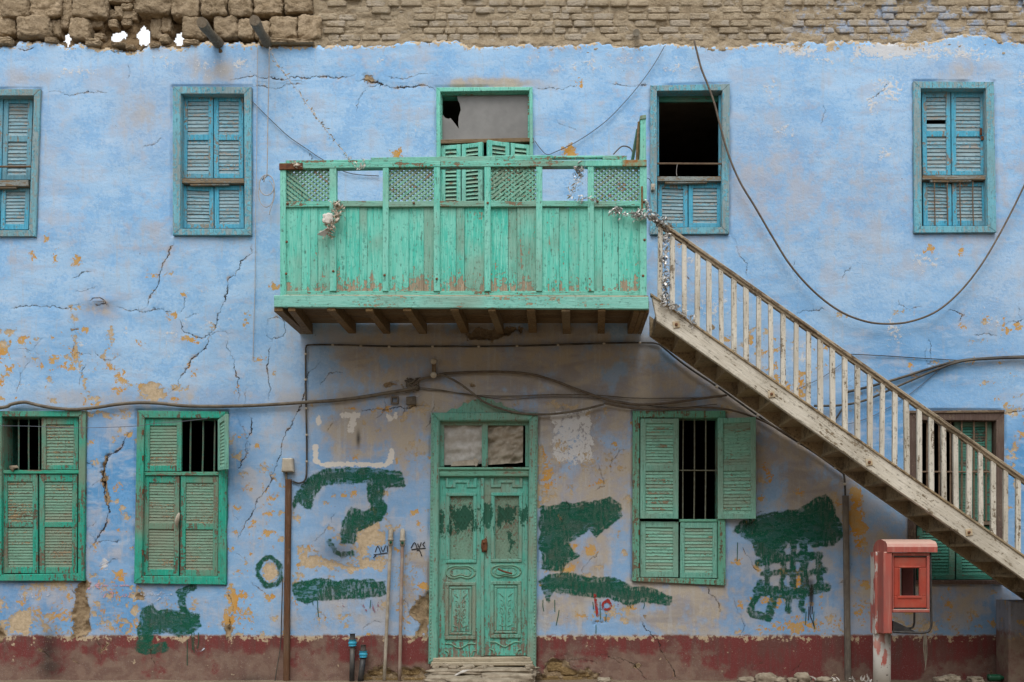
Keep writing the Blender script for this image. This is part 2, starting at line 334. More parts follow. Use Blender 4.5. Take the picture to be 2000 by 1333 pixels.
def mat_kiosk(name, peel=0.0):
    t = NT(name); n = t.noise(5, 6, 0.65); n2 = t.noise(1.8, 4, 0.6); st = t.noise(2.0, 5, 0.6, t.vec((14, 14, 0.9)))
    col = t.mix(t.step(n, 0.38, 0.64), (0.38, 0.082, 0.062), (0.32, 0.085, 0.07))
    col = t.mix(t.step(st, 0.46, 0.72, 0, 0.5), col, (0.46, 0.235, 0.185))
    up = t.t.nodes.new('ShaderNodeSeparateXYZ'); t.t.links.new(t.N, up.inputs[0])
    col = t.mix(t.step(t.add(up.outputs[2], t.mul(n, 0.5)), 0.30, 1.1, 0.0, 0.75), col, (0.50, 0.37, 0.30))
    if peel:
        q = t.step(t.add(t.mul(t.noise(3.2, 7, 0.66, t.vec((1.3, 1.3, 0.55))), 1.0), t.mul(n, 0.2)), 0.66 - peel, 0.69 - peel)
        col = t.mix(q, col, (0.50, 0.48, 0.44)); t.bump(t.mad(q, -0.5, t.mul(n, 0.4)), 0.5, 0.004)
        k = t.step(t.noise(30, 3, 0.6), 0.66, 0.70); col = t.mix(t.mul(q, k), col, (0.06, 0.05, 0.04))
    else: t.bump(n, 0.25, 0.003)
    col = t.mix(t.step(n2, 0.5, 0.75, 0.0, 0.35), col, (0.19, 0.10, 0.075))
    return t.done(col, 0.55, 0, 0.4)
M['kiosk'] = mat_kiosk('faded red paint'); M['kiosk_peel'] = mat_kiosk('red paint peeling to white', 0.125)
M['kiosk_door'] = simple('fresh red paint', (0.39, 0.058, 0.034), (0.31, 0.055, 0.038), 5, 0.5, bump=0.2, dust=0.25)
M['kiosk_in'] = simple('dark red inside', (0.13, 0.035, 0.03), (0.10, 0.03, 0.025), 5, 0.7)
M['blacktube'] = simple('black tube', (0.02, 0.02, 0.022), (0.05, 0.045, 0.04), 20, 0.5)

def mat_mud(name, a, b, blue=False, sc=9):
    t = NT(name); sp = t.shifted() if blue is not None else t.P
    n = t.noise(sc, 8, 0.7); n2 = t.noise(sc * 5, 6, 0.7); big = t.noise(1.2, 4, 0.6)
    col = t.mix(t.step(t.add(t.mul(n, 0.6), t.mul(n2, 0.4)), 0.42, 0.58), a, b)
    col = t.mix(t.step(big, 0.4, 0.7, 0, 0.4), col, tuple(k * 0.75 for k in a))
    col = t.mix(t.step(n2, 0.40, 0.30), col, tuple(k * 0.35 for k in b))
    if blue is not None: col = t.mix(t.step(t.random(), 0.0, 1.0, 0.0, 0.42), col, tuple(k * 0.6 for k in b))
    if blue:
        X, Y, Z = t.xyz()
        pz = t.step(X, zx(1480, 0)[0], zx(1620, 0)[0])
        q = t.step(t.add(t.noise(5, 7, 0.7), t.mul(t.random(), 0.12)), 0.56, 0.64)
        col = t.mix(t.mul(t.mul(q, pz), 0.8), col, (0.33, 0.42, 0.56))
        q2 = t.step(t.add(t.noise(6, 6, 0.7, sp), t.mul(t.random(), 0.25)), 0.62, 0.72)
        col = t.mix(t.mul(q2, 0.55), col, (0.50, 0.44, 0.36))
    t.bump(t.add(n, t.mul(n2, 0.6)), 1.0, 0.035)
    return t.done(col, 0.95, 0, 0.1)
def mat_plinth():
    t = NT('grubby blue and brown render'); Z_ = t.xyz()[2]; n = t.noise(6, 8, 0.68); n2 = t.noise(24, 6, 0.65); v = t.noise(2, 6, 0.6, t.vec((8, 8, 0.6)))
    c = t.mix(t.step(t.add(t.mul(v, 0.5), t.mul(n, 0.5)), 0.44, 0.58), (0.22, 0.235, 0.28), (0.15, 0.155, 0.19))
    c = t.mix(t.step(t.add(n, t.mul(n2, 0.4)), 0.78, 0.84), c, (0.36, 0.24, 0.10))
    c = t.mix(t.step(t.add(Z_, t.mad(n, 0.5, -0.25)), 0.62, 0.52), c, t.mix(t.step(n, 0.42, 0.58), (0.15, 0.085, 0.07), (0.19, 0.14, 0.105)))
    t.bump(t.add(n, t.mul(n2, 0.5)), 0.7, 0.015); return t.done(c, 0.9)
M['plinth'] = mat_plinth()
M['brick'] = mat_mud('old mud brick', (0.49, 0.405, 0.29), (0.375, 0.30, 0.205), True)
M['mortar'] = mat_mud('mud mortar', (0.42, 0.34, 0.235), (0.32, 0.25, 0.165), True)
M['stone'] = mat_mud('rough tan stone', (0.50, 0.39, 0.265), (0.32, 0.24, 0.15), False, 9)
M['core'] = mat_mud('rubble core', (0.25, 0.175, 0.10), (0.15, 0.10, 0.055), None)
M['earth'] = mat_mud('dusty earth', (0.24, 0.19, 0.135), (0.17, 0.13, 0.09), None, 3)
M['basebrick'] = mat_mud('ochre base brick', (0.36, 0.25, 0.12), (0.21, 0.14, 0.065), False)
def mat_paint(name, c, fade=0.45):
    t = NT(name); n = t.noise(22, 6, 0.7)
    a = t.step(n, fade, fade + 0.12)
    tr = t.t.nodes.new('ShaderNodeBsdfTransparent'); mx = t.t.nodes.new('ShaderNodeMixShader')
    t.t.links.new(a, mx.inputs[0]); t.t.links.new(tr.outputs[0], mx.inputs[1]); t.t.links.new(t.b.outputs[0], mx.inputs[2])
    t.t.links.new(mx.outputs[0], t.out.inputs['Surface']); return t.done(c, 0.85)
M['g_black'] = mat_paint('black marker', (0.03, 0.03, 0.035), 0.30)
M['g_white'] = mat_paint('white chalk', (0.50, 0.54, 0.62), 0.46)
M['g_pink'] = mat_paint('pink chalk', (0.55, 0.33, 0.38), 0.44)
M['g_red'] = mat_paint('red paint', (0.32, 0.035, 0.03), 0.38)
M['g_purple'] = mat_paint('purple paint', (0.30, 0.16, 0.22), 0.46)
M['g_green'] = mat_paint('green drips', (0.008, 0.085, 0.05), 0.30)

# ================================================================== HOUSE: painted front wall
# windows: outer / inner frame corners in photo pixels (TL,TR,BR,BL)
WIN = {
 'W1': ([(-73, 174), (79, 174), (69.5, 462), (-77, 462)], [(-59, 187), (66, 187), (56, 450), (-62, 450)]),
 'W2': ([(337, 169), (491, 170), (491, 459.5), (337, 459.5)], [(353, 183.5), (476.5, 183.5), (477.5, 447), (352, 447)]),
 'W3': ([(852, 171), (1040, 170), (1044, 600), (853, 600)], [(860, 179.5), (1034, 177), (1037, 598), (861, 598)]),
 'W4': ([(1270, 167), (1425.5, 164), (1424, 457), (1270, 458)], [(1283, 178), (1411, 177), (1410, 444), (1283, 445)]),
 'W5': ([(1784, 159), (1941.5, 160), (1946.5, 454), (1786, 455)], [(1798.5, 173), (1926, 173), (1929.5, 442), (1801, 442)]),
 'L1': ([(-12, 803), (167.5, 803), (164, 1135), (-12, 1135)], [(3, 814), (154, 814), (152, 1121), (3, 1123)]),
 'L2': ([(267.5, 802), (444.5, 804), (441, 1142.5), (261.5, 1140)], [(282, 816.5), (428, 817), (425.5, 1127), (277, 1126)]),
 'DR': ([(842, 806), (1050.5, 806), (1047, 1306), (836.5, 1297)], [(858, 822), (1034, 822), (1030, 1288), (854, 1288)]),
 'L4': ([(1236, 802.5), (1417, 802.5), (1417.5, 1144), (1235, 1135.5)], [(1249, 816), (1403, 816), (1403, 1132), (1249, 1129)]),
 'L5': ([(1775, 802), (1962, 803), (1960, 1142), (1776, 1142)], [(1789, 821), (1946, 822), (1944, 1134), (1790, 1134)]),
}
us = np.concatenate([np.arange(-500, -70, 22), np.arange(-70, 2070, 2.5), np.arange(2070, 2500, 22)])
vs_ = np.arange(56, 1352, 2.5)
UU, VV = np.meshgrid(us, vs_)
nv, nu = UU.shape
def sl_(lo_u, hi_u, lo_v, hi_v):
    return (slice(max(np.searchsorted(vs_, lo_v) - 1, 0), np.searchsorted(vs_, hi_v) + 1), slice(max(np.searchsorted(us, lo_u) - 1, 0), np.searchsorted(us, hi_u) + 1))
WU = UU + (fbm(UU / 24, VV / 24, 3, 71) - 0.5) * 20 + (fbm(UU / 7, VV / 7, 2, 73) - 0.5) * 6
WV = VV + (fbm(UU / 24, VV / 24, 3, 72) - 0.5) * 20 + (fbm(UU / 7, VV / 7, 2, 74) - 0.5) * 6
GU = UU + (fbm(UU / 34, VV / 16, 3, 75) - 0.5) * 10; GV = VV + (fbm(UU / 20, VV / 30, 3, 76) - 0.5) * 9
def coords(Fd, S): return (UU[S], VV[S]) if Fd is pap else (GU[S], GV[S]) if Fd is green else (WU[S], WV[S])
def newf(v=-3.0): return np.full((nv, nu), v, dtype=np.float32)
FS = 7.0
def put(Fd, d, S): Fd[S] = np.maximum(Fd[S], np.clip(d / FS, -3, 2))
def stroke(Fd, pts, wdt, lv=2.0):
    pts = np.array(pts, float); pad = wdt + 22
    S = sl_(pts[:, 0].min() - pad, pts[:, 0].max() + pad, pts[:, 1].min() - pad, pts[:, 1].max() + pad)
    u, v = coords(Fd, S); best = np.full(u.shape, 1e9)
    for (a0, a1), (b0, b1) in zip(pts[:-1], pts[1:]):
        dx, dy = b0 - a0, b1 - a1; t = np.clip(((u - a0) * dx + (v - a1) * dy) / max(dx * dx + dy * dy, 1e-6), 0, 1)
        best = np.minimum(best, np.hypot(u - a0 - t * dx, v - a1 - t * dy))
    put(Fd, np.minimum(wdt - best, lv * FS), S)
def poly(Fd, pts, lv=2.0):
    pts = np.array(pts, float); pad = 24
    S = sl_(pts[:, 0].min() - pad, pts[:, 0].max() + pad, pts[:, 1].min() - pad, pts[:, 1].max() + pad)
    u, v = coords(Fd, S); best = np.full(u.shape, 1e9); ins = np.zeros(u.shape, bool); n = len(pts)
    for i in range(n):
        a0, a1 = pts[i]; b0, b1 = pts[(i + 1) % n]
        dx, dy = b0 - a0, b1 - a1; t = np.clip(((u - a0) * dx + (v - a1) * dy) / max(dx * dx + dy * dy, 1e-6), 0, 1)
        best = np.minimum(best, np.hypot(u - a0 - t * dx, v - a1 - t * dy))
        c = (a1 > v) != (b1 > v); ins ^= c & (u < (b0 - a0) * (v - a1) / (b1 - a1 if b1 != a1 else 1e-9) + a0)
    put(Fd, np.minimum(np.where(ins, best, -best), lv * FS), S)
def blob(Fd, u, v, ru, rv=None, lv=2.0):
    rv = rv or ru; S = sl_(u - ru - 24, u + ru + 24, v - rv - 24, v + rv + 24)
    a_, b_ = coords(Fd, S); put(Fd, np.minimum((1 - np.hypot((a_ - u) / ru, (b_ - v) / rv)) * min(ru, rv), lv * FS), S)
def soft(Fd, u, v, ru, rv, lv, base=-2.2):
    lv = lv * 1.15
    """wide, soft density patch: lv in the middle, falling to base"""
    S = sl_(u - 2.2 * ru, u + 2.2 * ru, v - 2.2 * rv, v + 2.2 * rv)
    g = np.exp(-(((UU[S] - u) / ru) ** 2 + ((VV[S] - v) / rv) ** 2)); Fd[S] = np.maximum(Fd[S], base + (lv - base) * g)

green, orange, white, bare, deep = newf(), newf(), newf(), newf(), newf()
grey = np.zeros((nv, nu), np.float32); soot = newf(0); deepblue = newf(0); pap = newf()
# --- green paint that covers old slogans
poly(green, [(278, 1190), (297, 1183), (306, 1193), (345, 1194), (385, 1198), (390, 1222), (372, 1236), (352, 1244), (330, 1236), (302, 1238), (292, 1262), (325, 1256), (328, 1268), (300, 1277), (264, 1272), (272, 1240), (268, 1225)])
stroke(green, [(378, 1146), (352, 1160), (360, 1195)], 6, 0.05)
poly(green, [(575, 978), (588, 950), (612, 926), (640, 918), (700, 916), (755, 918), (782, 925), (789, 948), (750, 955), (745, 962), (716, 940), (690, 944), (660, 942), (630, 948), (612, 972), (606, 996), (596, 992), (585, 980), (574, 996)])
poly(green, [(714, 935), (742, 945), (752, 985), (755, 1003), (745, 1015), (720, 1028), (700, 1038), (690, 1062), (668, 1060), (668, 1020), (690, 992), (712, 1000), (725, 990)])
stroke(green, [(645, 1060), (655, 1078), (672, 1086), (690, 1082)], 3.5, 0.2)
poly(green, [(572, 1140), (620, 1130), (660, 1137), (700, 1132), (750, 1136), (753, 1160), (720, 1168), (640, 1170), (600, 1178), (580, 1172)], 0.8)
th = np.linspace(0, 2 * math.pi, 26); stroke(green, [(527 + 22 * math.cos(t), 1117 + 27 * math.sin(t)) for t in th], 3.6)
poly(green, [(1057, 992), (1100, 984), (1150, 982), (1190, 973), (1213, 985), (1214, 1008), (1190, 1030), (1165, 1048), (1150, 1030), (1120, 1055), (1108, 1062), (1128, 1085), (1104, 1100), (1098, 1115), (1060, 1112), (1055, 1060)])
poly(green, [(1055, 1136), (1072, 1122), (1110, 1120), (1150, 1128), (1200, 1130), (1235, 1148), (1280, 1152), (1311, 1168), (1308, 1183), (1260, 1176), (1220, 1182), (1190, 1168), (1150, 1165), (1110, 1160), (1080, 1155), (1072, 1175)])
poly(green, [(1434, 1040), (1450, 1018), (1490, 1004), (1555, 998), (1590, 975), (1612, 969), (1628, 985), (1647, 1048), (1630, 1064), (1590, 1070), (1570, 1058), (1540, 1062), (1520, 1085), (1500, 1098), (1478, 1085), (1470, 1060)])
for pts, wd in (([(1480, 1100), (1560, 1088), (1600, 1086)], 6), ([(1490, 1122), (1612, 1116)], 4), ([(1480, 1155), (1540, 1160), (1612, 1148)], 9), ([(1497, 1095), (1498, 1150)], 3.5), ([(1530, 1090), (1528, 1155)], 4),
                ([(1548, 1060), (1548, 1160)], 4), ([(1567, 1055), (1572, 1155)], 7), ([(1600, 1085), (1602, 1150)], 5), ([(1484, 1140), (1472, 1180), (1466, 1198)], 5), ([(1466, 1198), (1500, 1206), (1508, 1185), (1510, 1160)], 6),
                ([(1541, 1160), (1538, 1194)], 4), ([(1565, 1160), (1567, 1194)], 4), ([(1525, 1030), (1525, 1080)], 6)): stroke(green, pts, wd)
# --- orange underlayer showing through
for u, v, r, q in ((48, 665, 13, 7), (5, 685, 8, 14), (20, 725, 7, 7), (4, 742, 7, 8), (125, 720, 12, 4), (140, 687, 5, 9), (237, 740, 3, 8), (226, 735, 4, 7), (222, 755, 3, 6), (238, 766, 6, 4), (277, 753, 8, 4), (326, 768, 6, 5), (339, 779, 7, 3), (365, 576, 4, 3), (65, 497, 4, 6),
                   (107, 505, 3, 8), (95, 470, 3, 7), (150, 512, 5, 6), (275, 673, 3, 4), (525, 1038, 14, 5), (527, 1007, 7, 4), (475, 1160, 12, 9), (455, 1175, 11, 26), (448, 1215, 9, 22), (532, 970, 8, 6), (530, 1165, 8, 9), (235, 1125, 13, 10), (225, 1135, 10, 5),
                   (812, 1001, 6, 6), (1062, 895, 6, 12), (1165, 942, 7, 4), (1068, 935, 7, 24), (825, 1150, 12, 8), (1107, 1110, 17, 6), (1150, 1080, 10, 6), (1118, 1068, 8, 5), (1513, 660, 4, 4), (1465, 662, 6, 8), (1418, 660, 5, 4), (1495, 690, 10, 3), (1512, 720, 8, 4), (1535, 754, 11, 8), (1515, 742, 6, 6),
                   (1560, 750, 5, 14), (1563, 730, 10, 4), (1560, 765, 4, 6), (1500, 925, 5, 14), (1567, 958, 5, 4), (1670, 985, 12, 22), (1672, 1020, 18, 30), (1685, 1065, 11, 14), (1655, 1015, 10, 16), (1817, 487, 7, 6), (1808, 492, 4, 4), (1876, 491, 5, 4), (1988, 640, 8, 7), (1985, 875, 6, 9),
                   (1326, 480, 6, 4), (1318, 486, 4, 3), (775, 300, 9, 11), (1112, 295, 15, 13), (1130, 165, 5, 3), (2010, 830, 9, 9), (1555, 1115, 6, 7), (1560, 1140, 7, 14), (1573, 1110, 5, 6), (1520, 1175, 5, 8), (1770, 1190, 8, 6), (1850, 1080, 5, 12), (1940, 1215, 5, 6), (1962, 1200, 6, 16)): blob(orange, u, v, r, q)
soft(orange, 110, 1205, 120, 34, 0.10); soft(orange, 250, 1222, 110, 28, 0.05); soft(orange, 470, 1200, 50, 60, -0.05); soft(orange, 1560, 1225, 130, 24, 0.15); soft(orange, 90, 1150, 50, 14, 0.0); soft(bare, 70, 1215, 60, 26, 0.1)
soft(orange, 1690, 1195, 40, 50, -0.2); soft(orange, 620, 1215, 60, 30, -0.42); soft(orange, 790, 1200, 30, 50, -0.35); soft(orange, 120, 700, 120, 70, -0.58); soft(orange, 520, 1000, 50, 120, -0.55)
soft(orange, 1600, 1020, 120, 60, -0.6); soft(orange, 1510, 730, 70, 50, -0.45); soft(orange, 1950, 760, 60, 60, -0.62); soft(orange, 1100, 900, 60, 60, -0.62)
for q_ in ((300, 1215, 420, 36, -0.75), (700, 1120, 160, 120, -0.95), (520, 1080, 60, 140, -0.8), (1540, 1100, 150, 130, -0.95), (100, 740, 150, 60, -0.85), (1950, 700, 120, 160, -0.95), (1500, 700, 90, 80, -0.8)): soft(orange, *q_)
# --- white wash / efflorescence
soft(white, 1750, 100, 70, 26, 0.42); soft(white, 1560, 95, 45, 16, -0.02); soft(white, 1860, 95, 90, 26, -0.25); soft(white, 1725, 165, 30, 28, -0.05); soft(white, 1705, 205, 24, 50, -0.22); soft(white, 1755, 180, 14, 24, 0.02); soft(white, 2000, 160, 16, 50, 0.0)
soft(white, 470, 125, 34, 22, -0.05); soft(white, 405, 130, 60, 30, -0.32); soft(white, 330, 115, 50, 26, -0.35); soft(white, 742, 118, 9, 14, 0.1); soft(white, 140, 140, 90, 20, -0.5); soft(white, 1500, 175, 40, 26, -0.3); soft(white, 1620, 115, 90, 40, -0.45)
soft(white, 1535, 260, 30, 40, -0.4); soft(white, 1340, 130, 60, 30, -0.4); soft(white, 205, 1105, 16, 26, 0.0); soft(white, 155, 672, 30, 10, 0.0); soft(white, 245, 645, 9, 12, 0.1); soft(white, 155, 720, 10, 12, 0.05); soft(white, 1560, 690, 30, 40, -0.15); soft(white, 1390, 600, 60, 60, -0.30)
soft(white, 1750, 650, 40, 50, -0.25); soft(white, 1810, 510, 50, 40, -0.3); soft(white, 1730, 300, 30, 30, -0.4); soft(white, 1120, 850, 40, 45, -0.10); soft(white, 600, 1120, 30, 40, -0.6); soft(white, 350, 1210, 60, 40, -0.55); soft(white, 360, 660, 100, 60, -0.62); soft(white, 1150, 120, 200, 40, -0.6)
soft(white, 1930, 620, 60, 50, -0.5); soft(white, 820, 240, 50, 80, -0.62)
soft(white, 1740, 95, 90, 26, 1.3); soft(white, 1560, 98, 60, 20, 0.5); soft(white, 1735, 175, 40, 40, 0.2); soft(white, 1860, 100, 110, 30, 0.1); poly(white, [(1080, 812), (1150, 803), (1156, 880), (1158, 896), (1120, 906), (1082, 892)], 0.55); soft(white, 1350, 500, 60, 60, -0.5); soft(white, 520, 150, 60, 40, -0.6); soft(white, 400, 620, 120, 90, -0.8)
# --- torn poster paper
for pts, wd in (([(668, 812), (698, 812)], 5), ([(690, 812), (687, 842)], 6.5), ([(617, 872), (616, 900), (628, 908), (688, 907)], 4.5), ([(697, 908), (752, 909), (764, 900), (765, 880)], 4.5), ([(622, 816), (623, 826)], 4.5), ([(758, 812), (762, 818)], 4.5), ([(773, 806), (772, 815)], 3)): stroke(pap, pts, wd)
# --- bare plaster (paint gone)
for u, v, r, q in ((15, 655, 14, 5), (4, 655, 5, 7), (145, 622, 8, 6), (150, 597, 9, 5), (300, 765, 26, 14), (350, 750, 6, 5), (180, 812, 30, 6), (240, 810, 20, 5), (534, 932, 5, 8), (270, 1163, 14, 12), (265, 1192, 9, 9), (527, 1118, 13, 19), (40, 1215, 24, 22), (0, 1230, 12, 20), (0, 1180, 8, 12), (110, 1140, 18, 8), (80, 1145, 14, 7),
                   (1108, 955, 7, 8), (1112, 1290, 40, 10), (1560, 92, 12, 6), (1625, 86, 12, 9), (1810, 1222, 22, 9), (1690, 1070, 6, 6), (1980, 880, 8, 8), (1420, 805, 10, 5), (720, 1100, 26, 10), (745, 1050, 12, 18), (700, 1055, 10, 22)): blob(bare, u, v, r, q)
poly(bare, [(642, 1030), (664, 1042), (668, 1060), (690, 1068), (700, 1045), (735, 1020), (748, 1012), (745, 1060), (720, 1070), (705, 1090), (695, 1075), (665, 1058)])
poly(bare, [(580, 1090), (595, 1068), (600, 1085), (620, 1082), (640, 1092), (650, 1100), (680, 1104), (715, 1098), (740, 1085), (752, 1105), (745, 1115), (700, 1118), (650, 1112), (625, 1110), (598, 1112)], 0.9)
stroke(bare, [(148, 655), (150, 700), (160, 720), (167, 745), (170, 765), (180, 778)], 3, 0.4); stroke(bare, [(216, 650), (213, 680), (204, 700)], 2.2, 0.3); stroke(bare, [(340, 760), (360, 752)], 4, 0.3); stroke(bare, [(845, 796), (800, 798), (790, 815)], 4, 0.2)
stroke(bare, [(1050, 870), (1056, 900), (1052, 950), (1048, 985)], 6, 0.6); stroke(bare, [(1130, 790), (1100, 797), (1060, 786)], 2.5, 0.2); stroke(bare, [(1964, 808), (1985, 803), (2010, 806)], 3.2, 0.4)
soft(bare, 1190, 1195, 70, 34, 0.0); soft(bare, 1150, 1010, 40, 60, -0.45); soft(bare, 1180, 900, 90, 60, -0.4); soft(bare, 800, 1130, 40, 100, -0.15); soft(bare, 805, 880, 40, 60, -0.4); soft(bare, 355, 1185, 70, 30, -0.1); soft(bare, 1770, 90, 60, 14, -0.1); soft(bare, 110, 1225, 140, 24, -0.15)
soft(bare, 700, 1090, 80, 26, -0.2); soft(bare, 980, 790, 200, 24, -0.5); soft(bare, 1900, 1225, 120, 14, -0.35)
# thin ragged lip under the parapet
tk = np.array([(-500, 88), (0, 88), (30, 90), (34, 80), (60, 84), (70, 81), (100, 80), (120, 90), (133, 92), (145, 84), (190, 92), (220, 93), (255, 100), (275, 98), (290, 86), (340, 92), (360, 92), (375, 82), (430, 82), (500, 84), (560, 88), (640, 88), (700, 86), (740, 88), (800, 80), (860, 78), (890, 78), (915, 90), (960, 88), (1000, 86), (1030, 82), (1060, 88), (1120, 85), (1170, 80), (1230, 88), (1300, 82), (1330, 84), (1400, 88), (1480, 86), (1560, 78), (1600, 80), (1680, 78), (1700, 82), (1800, 80), (1850, 70), (1880, 64), (1930, 66), (1960, 76), (2000, 80), (2500, 80)], float)
def vtop(u): return np.interp(u, tk[:, 0], tk[:, 1]) + (fbm(u / 9, u * 0 + 3.3, 3, 5) - 0.5) * 11
VT = vtop(UU)
tl = np.clip((6 - (VV - VT)) / FS, -3, 0.25); bare = np.maximum(bare, tl.astype(np.float32))
# --- fallen render: recessed patches
poly(deep, [(140, 1152), (150, 1146), (168, 1130), (176, 1140), (172, 1160), (165, 1165), (172, 1178), (176, 1205), (178, 1240), (145, 1246), (146, 1200), (143, 1170)])
poly(deep, [(706, 144), (714, 147), (728, 152), (732, 160), (722, 162), (714, 155)])
poly(deep, [(800, 1200), (812, 1170), (834, 1160), (842, 1165), (842, 1240), (812, 1240), (815, 1215)])
poly(deep, [(690, 1348), (712, 1316), (730, 1302), (760, 1306), (775, 1312), (790, 1303), (820, 1306), (838, 1318), (838, 1352), (690, 1352)])
poly(deep, [(1045, 1310), (1062, 1312), (1075, 1294), (1100, 1290), (1115, 1302), (1150, 1306), (1166, 1316), (1172, 1330), (1190, 1326), (1196, 1352), (1045, 1352)])
poly(deep, [(906, 650), (930, 642), (1000, 640), (1010, 650), (980, 660), (915, 668)]); blob(deep, 1016, 647, 7, 8)
poly(deep, [(197, 915), (204, 898), (214, 892), (212, 908), (206, 925), (210, 965), (214, 985), (207, 990), (200, 965), (196, 945)])
for u, v, r, q in ((448, 1232, 8, 14), (275, 1165, 10, 9), (822, 1185, 12, 14), (922, 751, 5, 5), (150, 640, 4, 4), (1170, 1215, 7, 4), (0, 1240, 10, 16), (530, 935, 4, 4), (1262, 1205, 5, 4), (1240, 1298, 8, 3), (765, 752, 16, 6), (1390, 640, 5, 6)): blob(deep, u, v, r, q)
# --- scattered flakes and chips
RF = random.Random(21)
for (u0_, u1_, v0_, v1_, no, nb_) in ((0, 260, 640, 790, 26, 10), (165, 275, 820, 1240, 18, 14), (445, 556, 850, 1240, 26, 16), (570, 840, 790, 1240, 34, 30), (1050, 1235, 790, 1240, 22, 26), (1425, 1700, 880, 1240, 34, 12), (1400, 2000, 610, 800, 24, 22), (0, 270, 1140, 1240, 40, 30), (300, 540, 520, 780, 16, 6), (1965, 2000, 780, 1000, 6, 6), (1700, 1960, 1150, 1240, 14, 10)):
    no = int(no * 0.6)
    for k_ in range(no + nb_):
        r_ = RF.choice((1.8, 2.4, 3.0, 4.2)); blob(orange if k_ < no else bare, RF.uniform(u0_, u1_), RF.uniform(v0_, v1_), r_ * RF.uniform(0.7, 2.0), r_ * RF.uniform(0.7, 1.5))
# --- weathered grey-brown zones, partly shade under balcony and stair painted in
def gsoft(u, v, ru, rv, a):
    S = sl_(u - 2.4 * ru, u + 2.4 * ru, v - 2.4 * rv, v + 2.4 * rv)
    grey[S] = np.maximum(grey[S], a * np.exp(-(np.abs((UU[S] - u) / ru) ** 2.6 + np.abs((VV[S] - v) / rv) ** 2.6)))
for q in ((960, 705, 360, 90, 0.95), (1250, 790, 300, 130, 0.85), (1150, 930, 120, 180, 0.85), (800, 850, 60, 140, 0.75), (1330, 1180, 180, 90, 0.72), (1520, 880, 150, 100, 0.85), (1800, 1000, 60, 80, 0.7), (700, 840, 110, 90, 0.7), (700, 1030, 150, 200, 0.42), (1550, 1080, 170, 150, 0.5), (820, 1150, 50, 120, 0.7), (700, 1190, 140, 60, 0.5), (1100, 1180, 70, 90, 0.7),
          (280, 230, 70, 90, 0.45), (420, 140, 90, 36, 0.5), (945, 163, 120, 13, 0.8), (60, 155, 60, 20, 0.45), (190, 600, 40, 34, 0.6), (1500, 330, 110, 130, 0.33), (1880, 140, 110, 26, 0.45), (1690, 420, 80, 160, 0.3), (1950, 560, 80, 120, 0.3), (400, 780, 420, 26, 0.5), (1840, 1190, 200, 70, 0.5), (570, 880, 36, 160, 0.35),
          (1790, 1120, 170, 130, 0.85), (1600, 960, 110, 100, 0.75), (1640, 1150, 110, 80, 0.5), (1130, 1080, 90, 140, 0.75), (960, 800, 420, 70, 0.9), (1460, 820, 130, 80, 0.9), (500, 950, 60, 200, 0.4), (90, 1165, 160, 50, 0.4), (220, 1090, 60, 60, 0.3), (215, 830, 50, 40, 0.4), (620, 1215, 120, 30, 0.5), (310, 470, 160, 30, 0.2), (100, 260, 60, 130, 0.22), (1640, 1100, 80, 120, 0.4), (350, 1190, 100, 40, 0.35), (470, 860, 30, 120, 0.25), (1750, 500, 230, 60, 0.25)): gsoft(*q)
def ssoft(Fd, u, v, ru, rv, a):
    S = sl_(u - 2.4 * ru, u + 2.4 * ru, v - 2.4 * rv, v + 2.4 * rv); Fd[S] = np.maximum(Fd[S], a * np.exp(-(((UU[S] - u) / ru) ** 2 + ((VV[S] - v) / rv) ** 2)))
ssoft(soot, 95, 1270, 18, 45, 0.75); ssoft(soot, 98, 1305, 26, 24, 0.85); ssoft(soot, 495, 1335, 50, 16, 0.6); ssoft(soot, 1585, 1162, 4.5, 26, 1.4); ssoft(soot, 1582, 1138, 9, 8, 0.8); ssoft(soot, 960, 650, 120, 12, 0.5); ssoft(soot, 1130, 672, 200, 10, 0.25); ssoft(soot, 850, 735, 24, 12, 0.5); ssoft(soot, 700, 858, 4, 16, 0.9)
ssoft(soot, 660, 1078, 36, 26, 0.55); ssoft(soot, 424, 84, 10, 16, 0.25); ssoft(soot, 520, 92, 12, 14, 0.3); ssoft(soot, 1990, 1300, 40, 60, 0.35)
for q in ((200, 600, 60, 40, 0.7), (250, 900, 140, 160, 0.8), (450, 850, 50, 100, 0.9), (60, 1160, 160, 60, 0.9), (250, 1180, 80, 60, 0.7), (1500, 600, 160, 120, 0.5), (1800, 700, 240, 160, 0.7), (1700, 820, 130, 120, 0.8), (1500, 1150, 150, 70, 0.5), (1860, 1180, 160, 60, 0.4), (700, 900, 120, 160, 0.5), (120, 680, 200, 100, 0.5), (430, 660, 160, 140, 0.4), (2000, 900, 60, 120, 0.8)): ssoft(deepblue, *q)
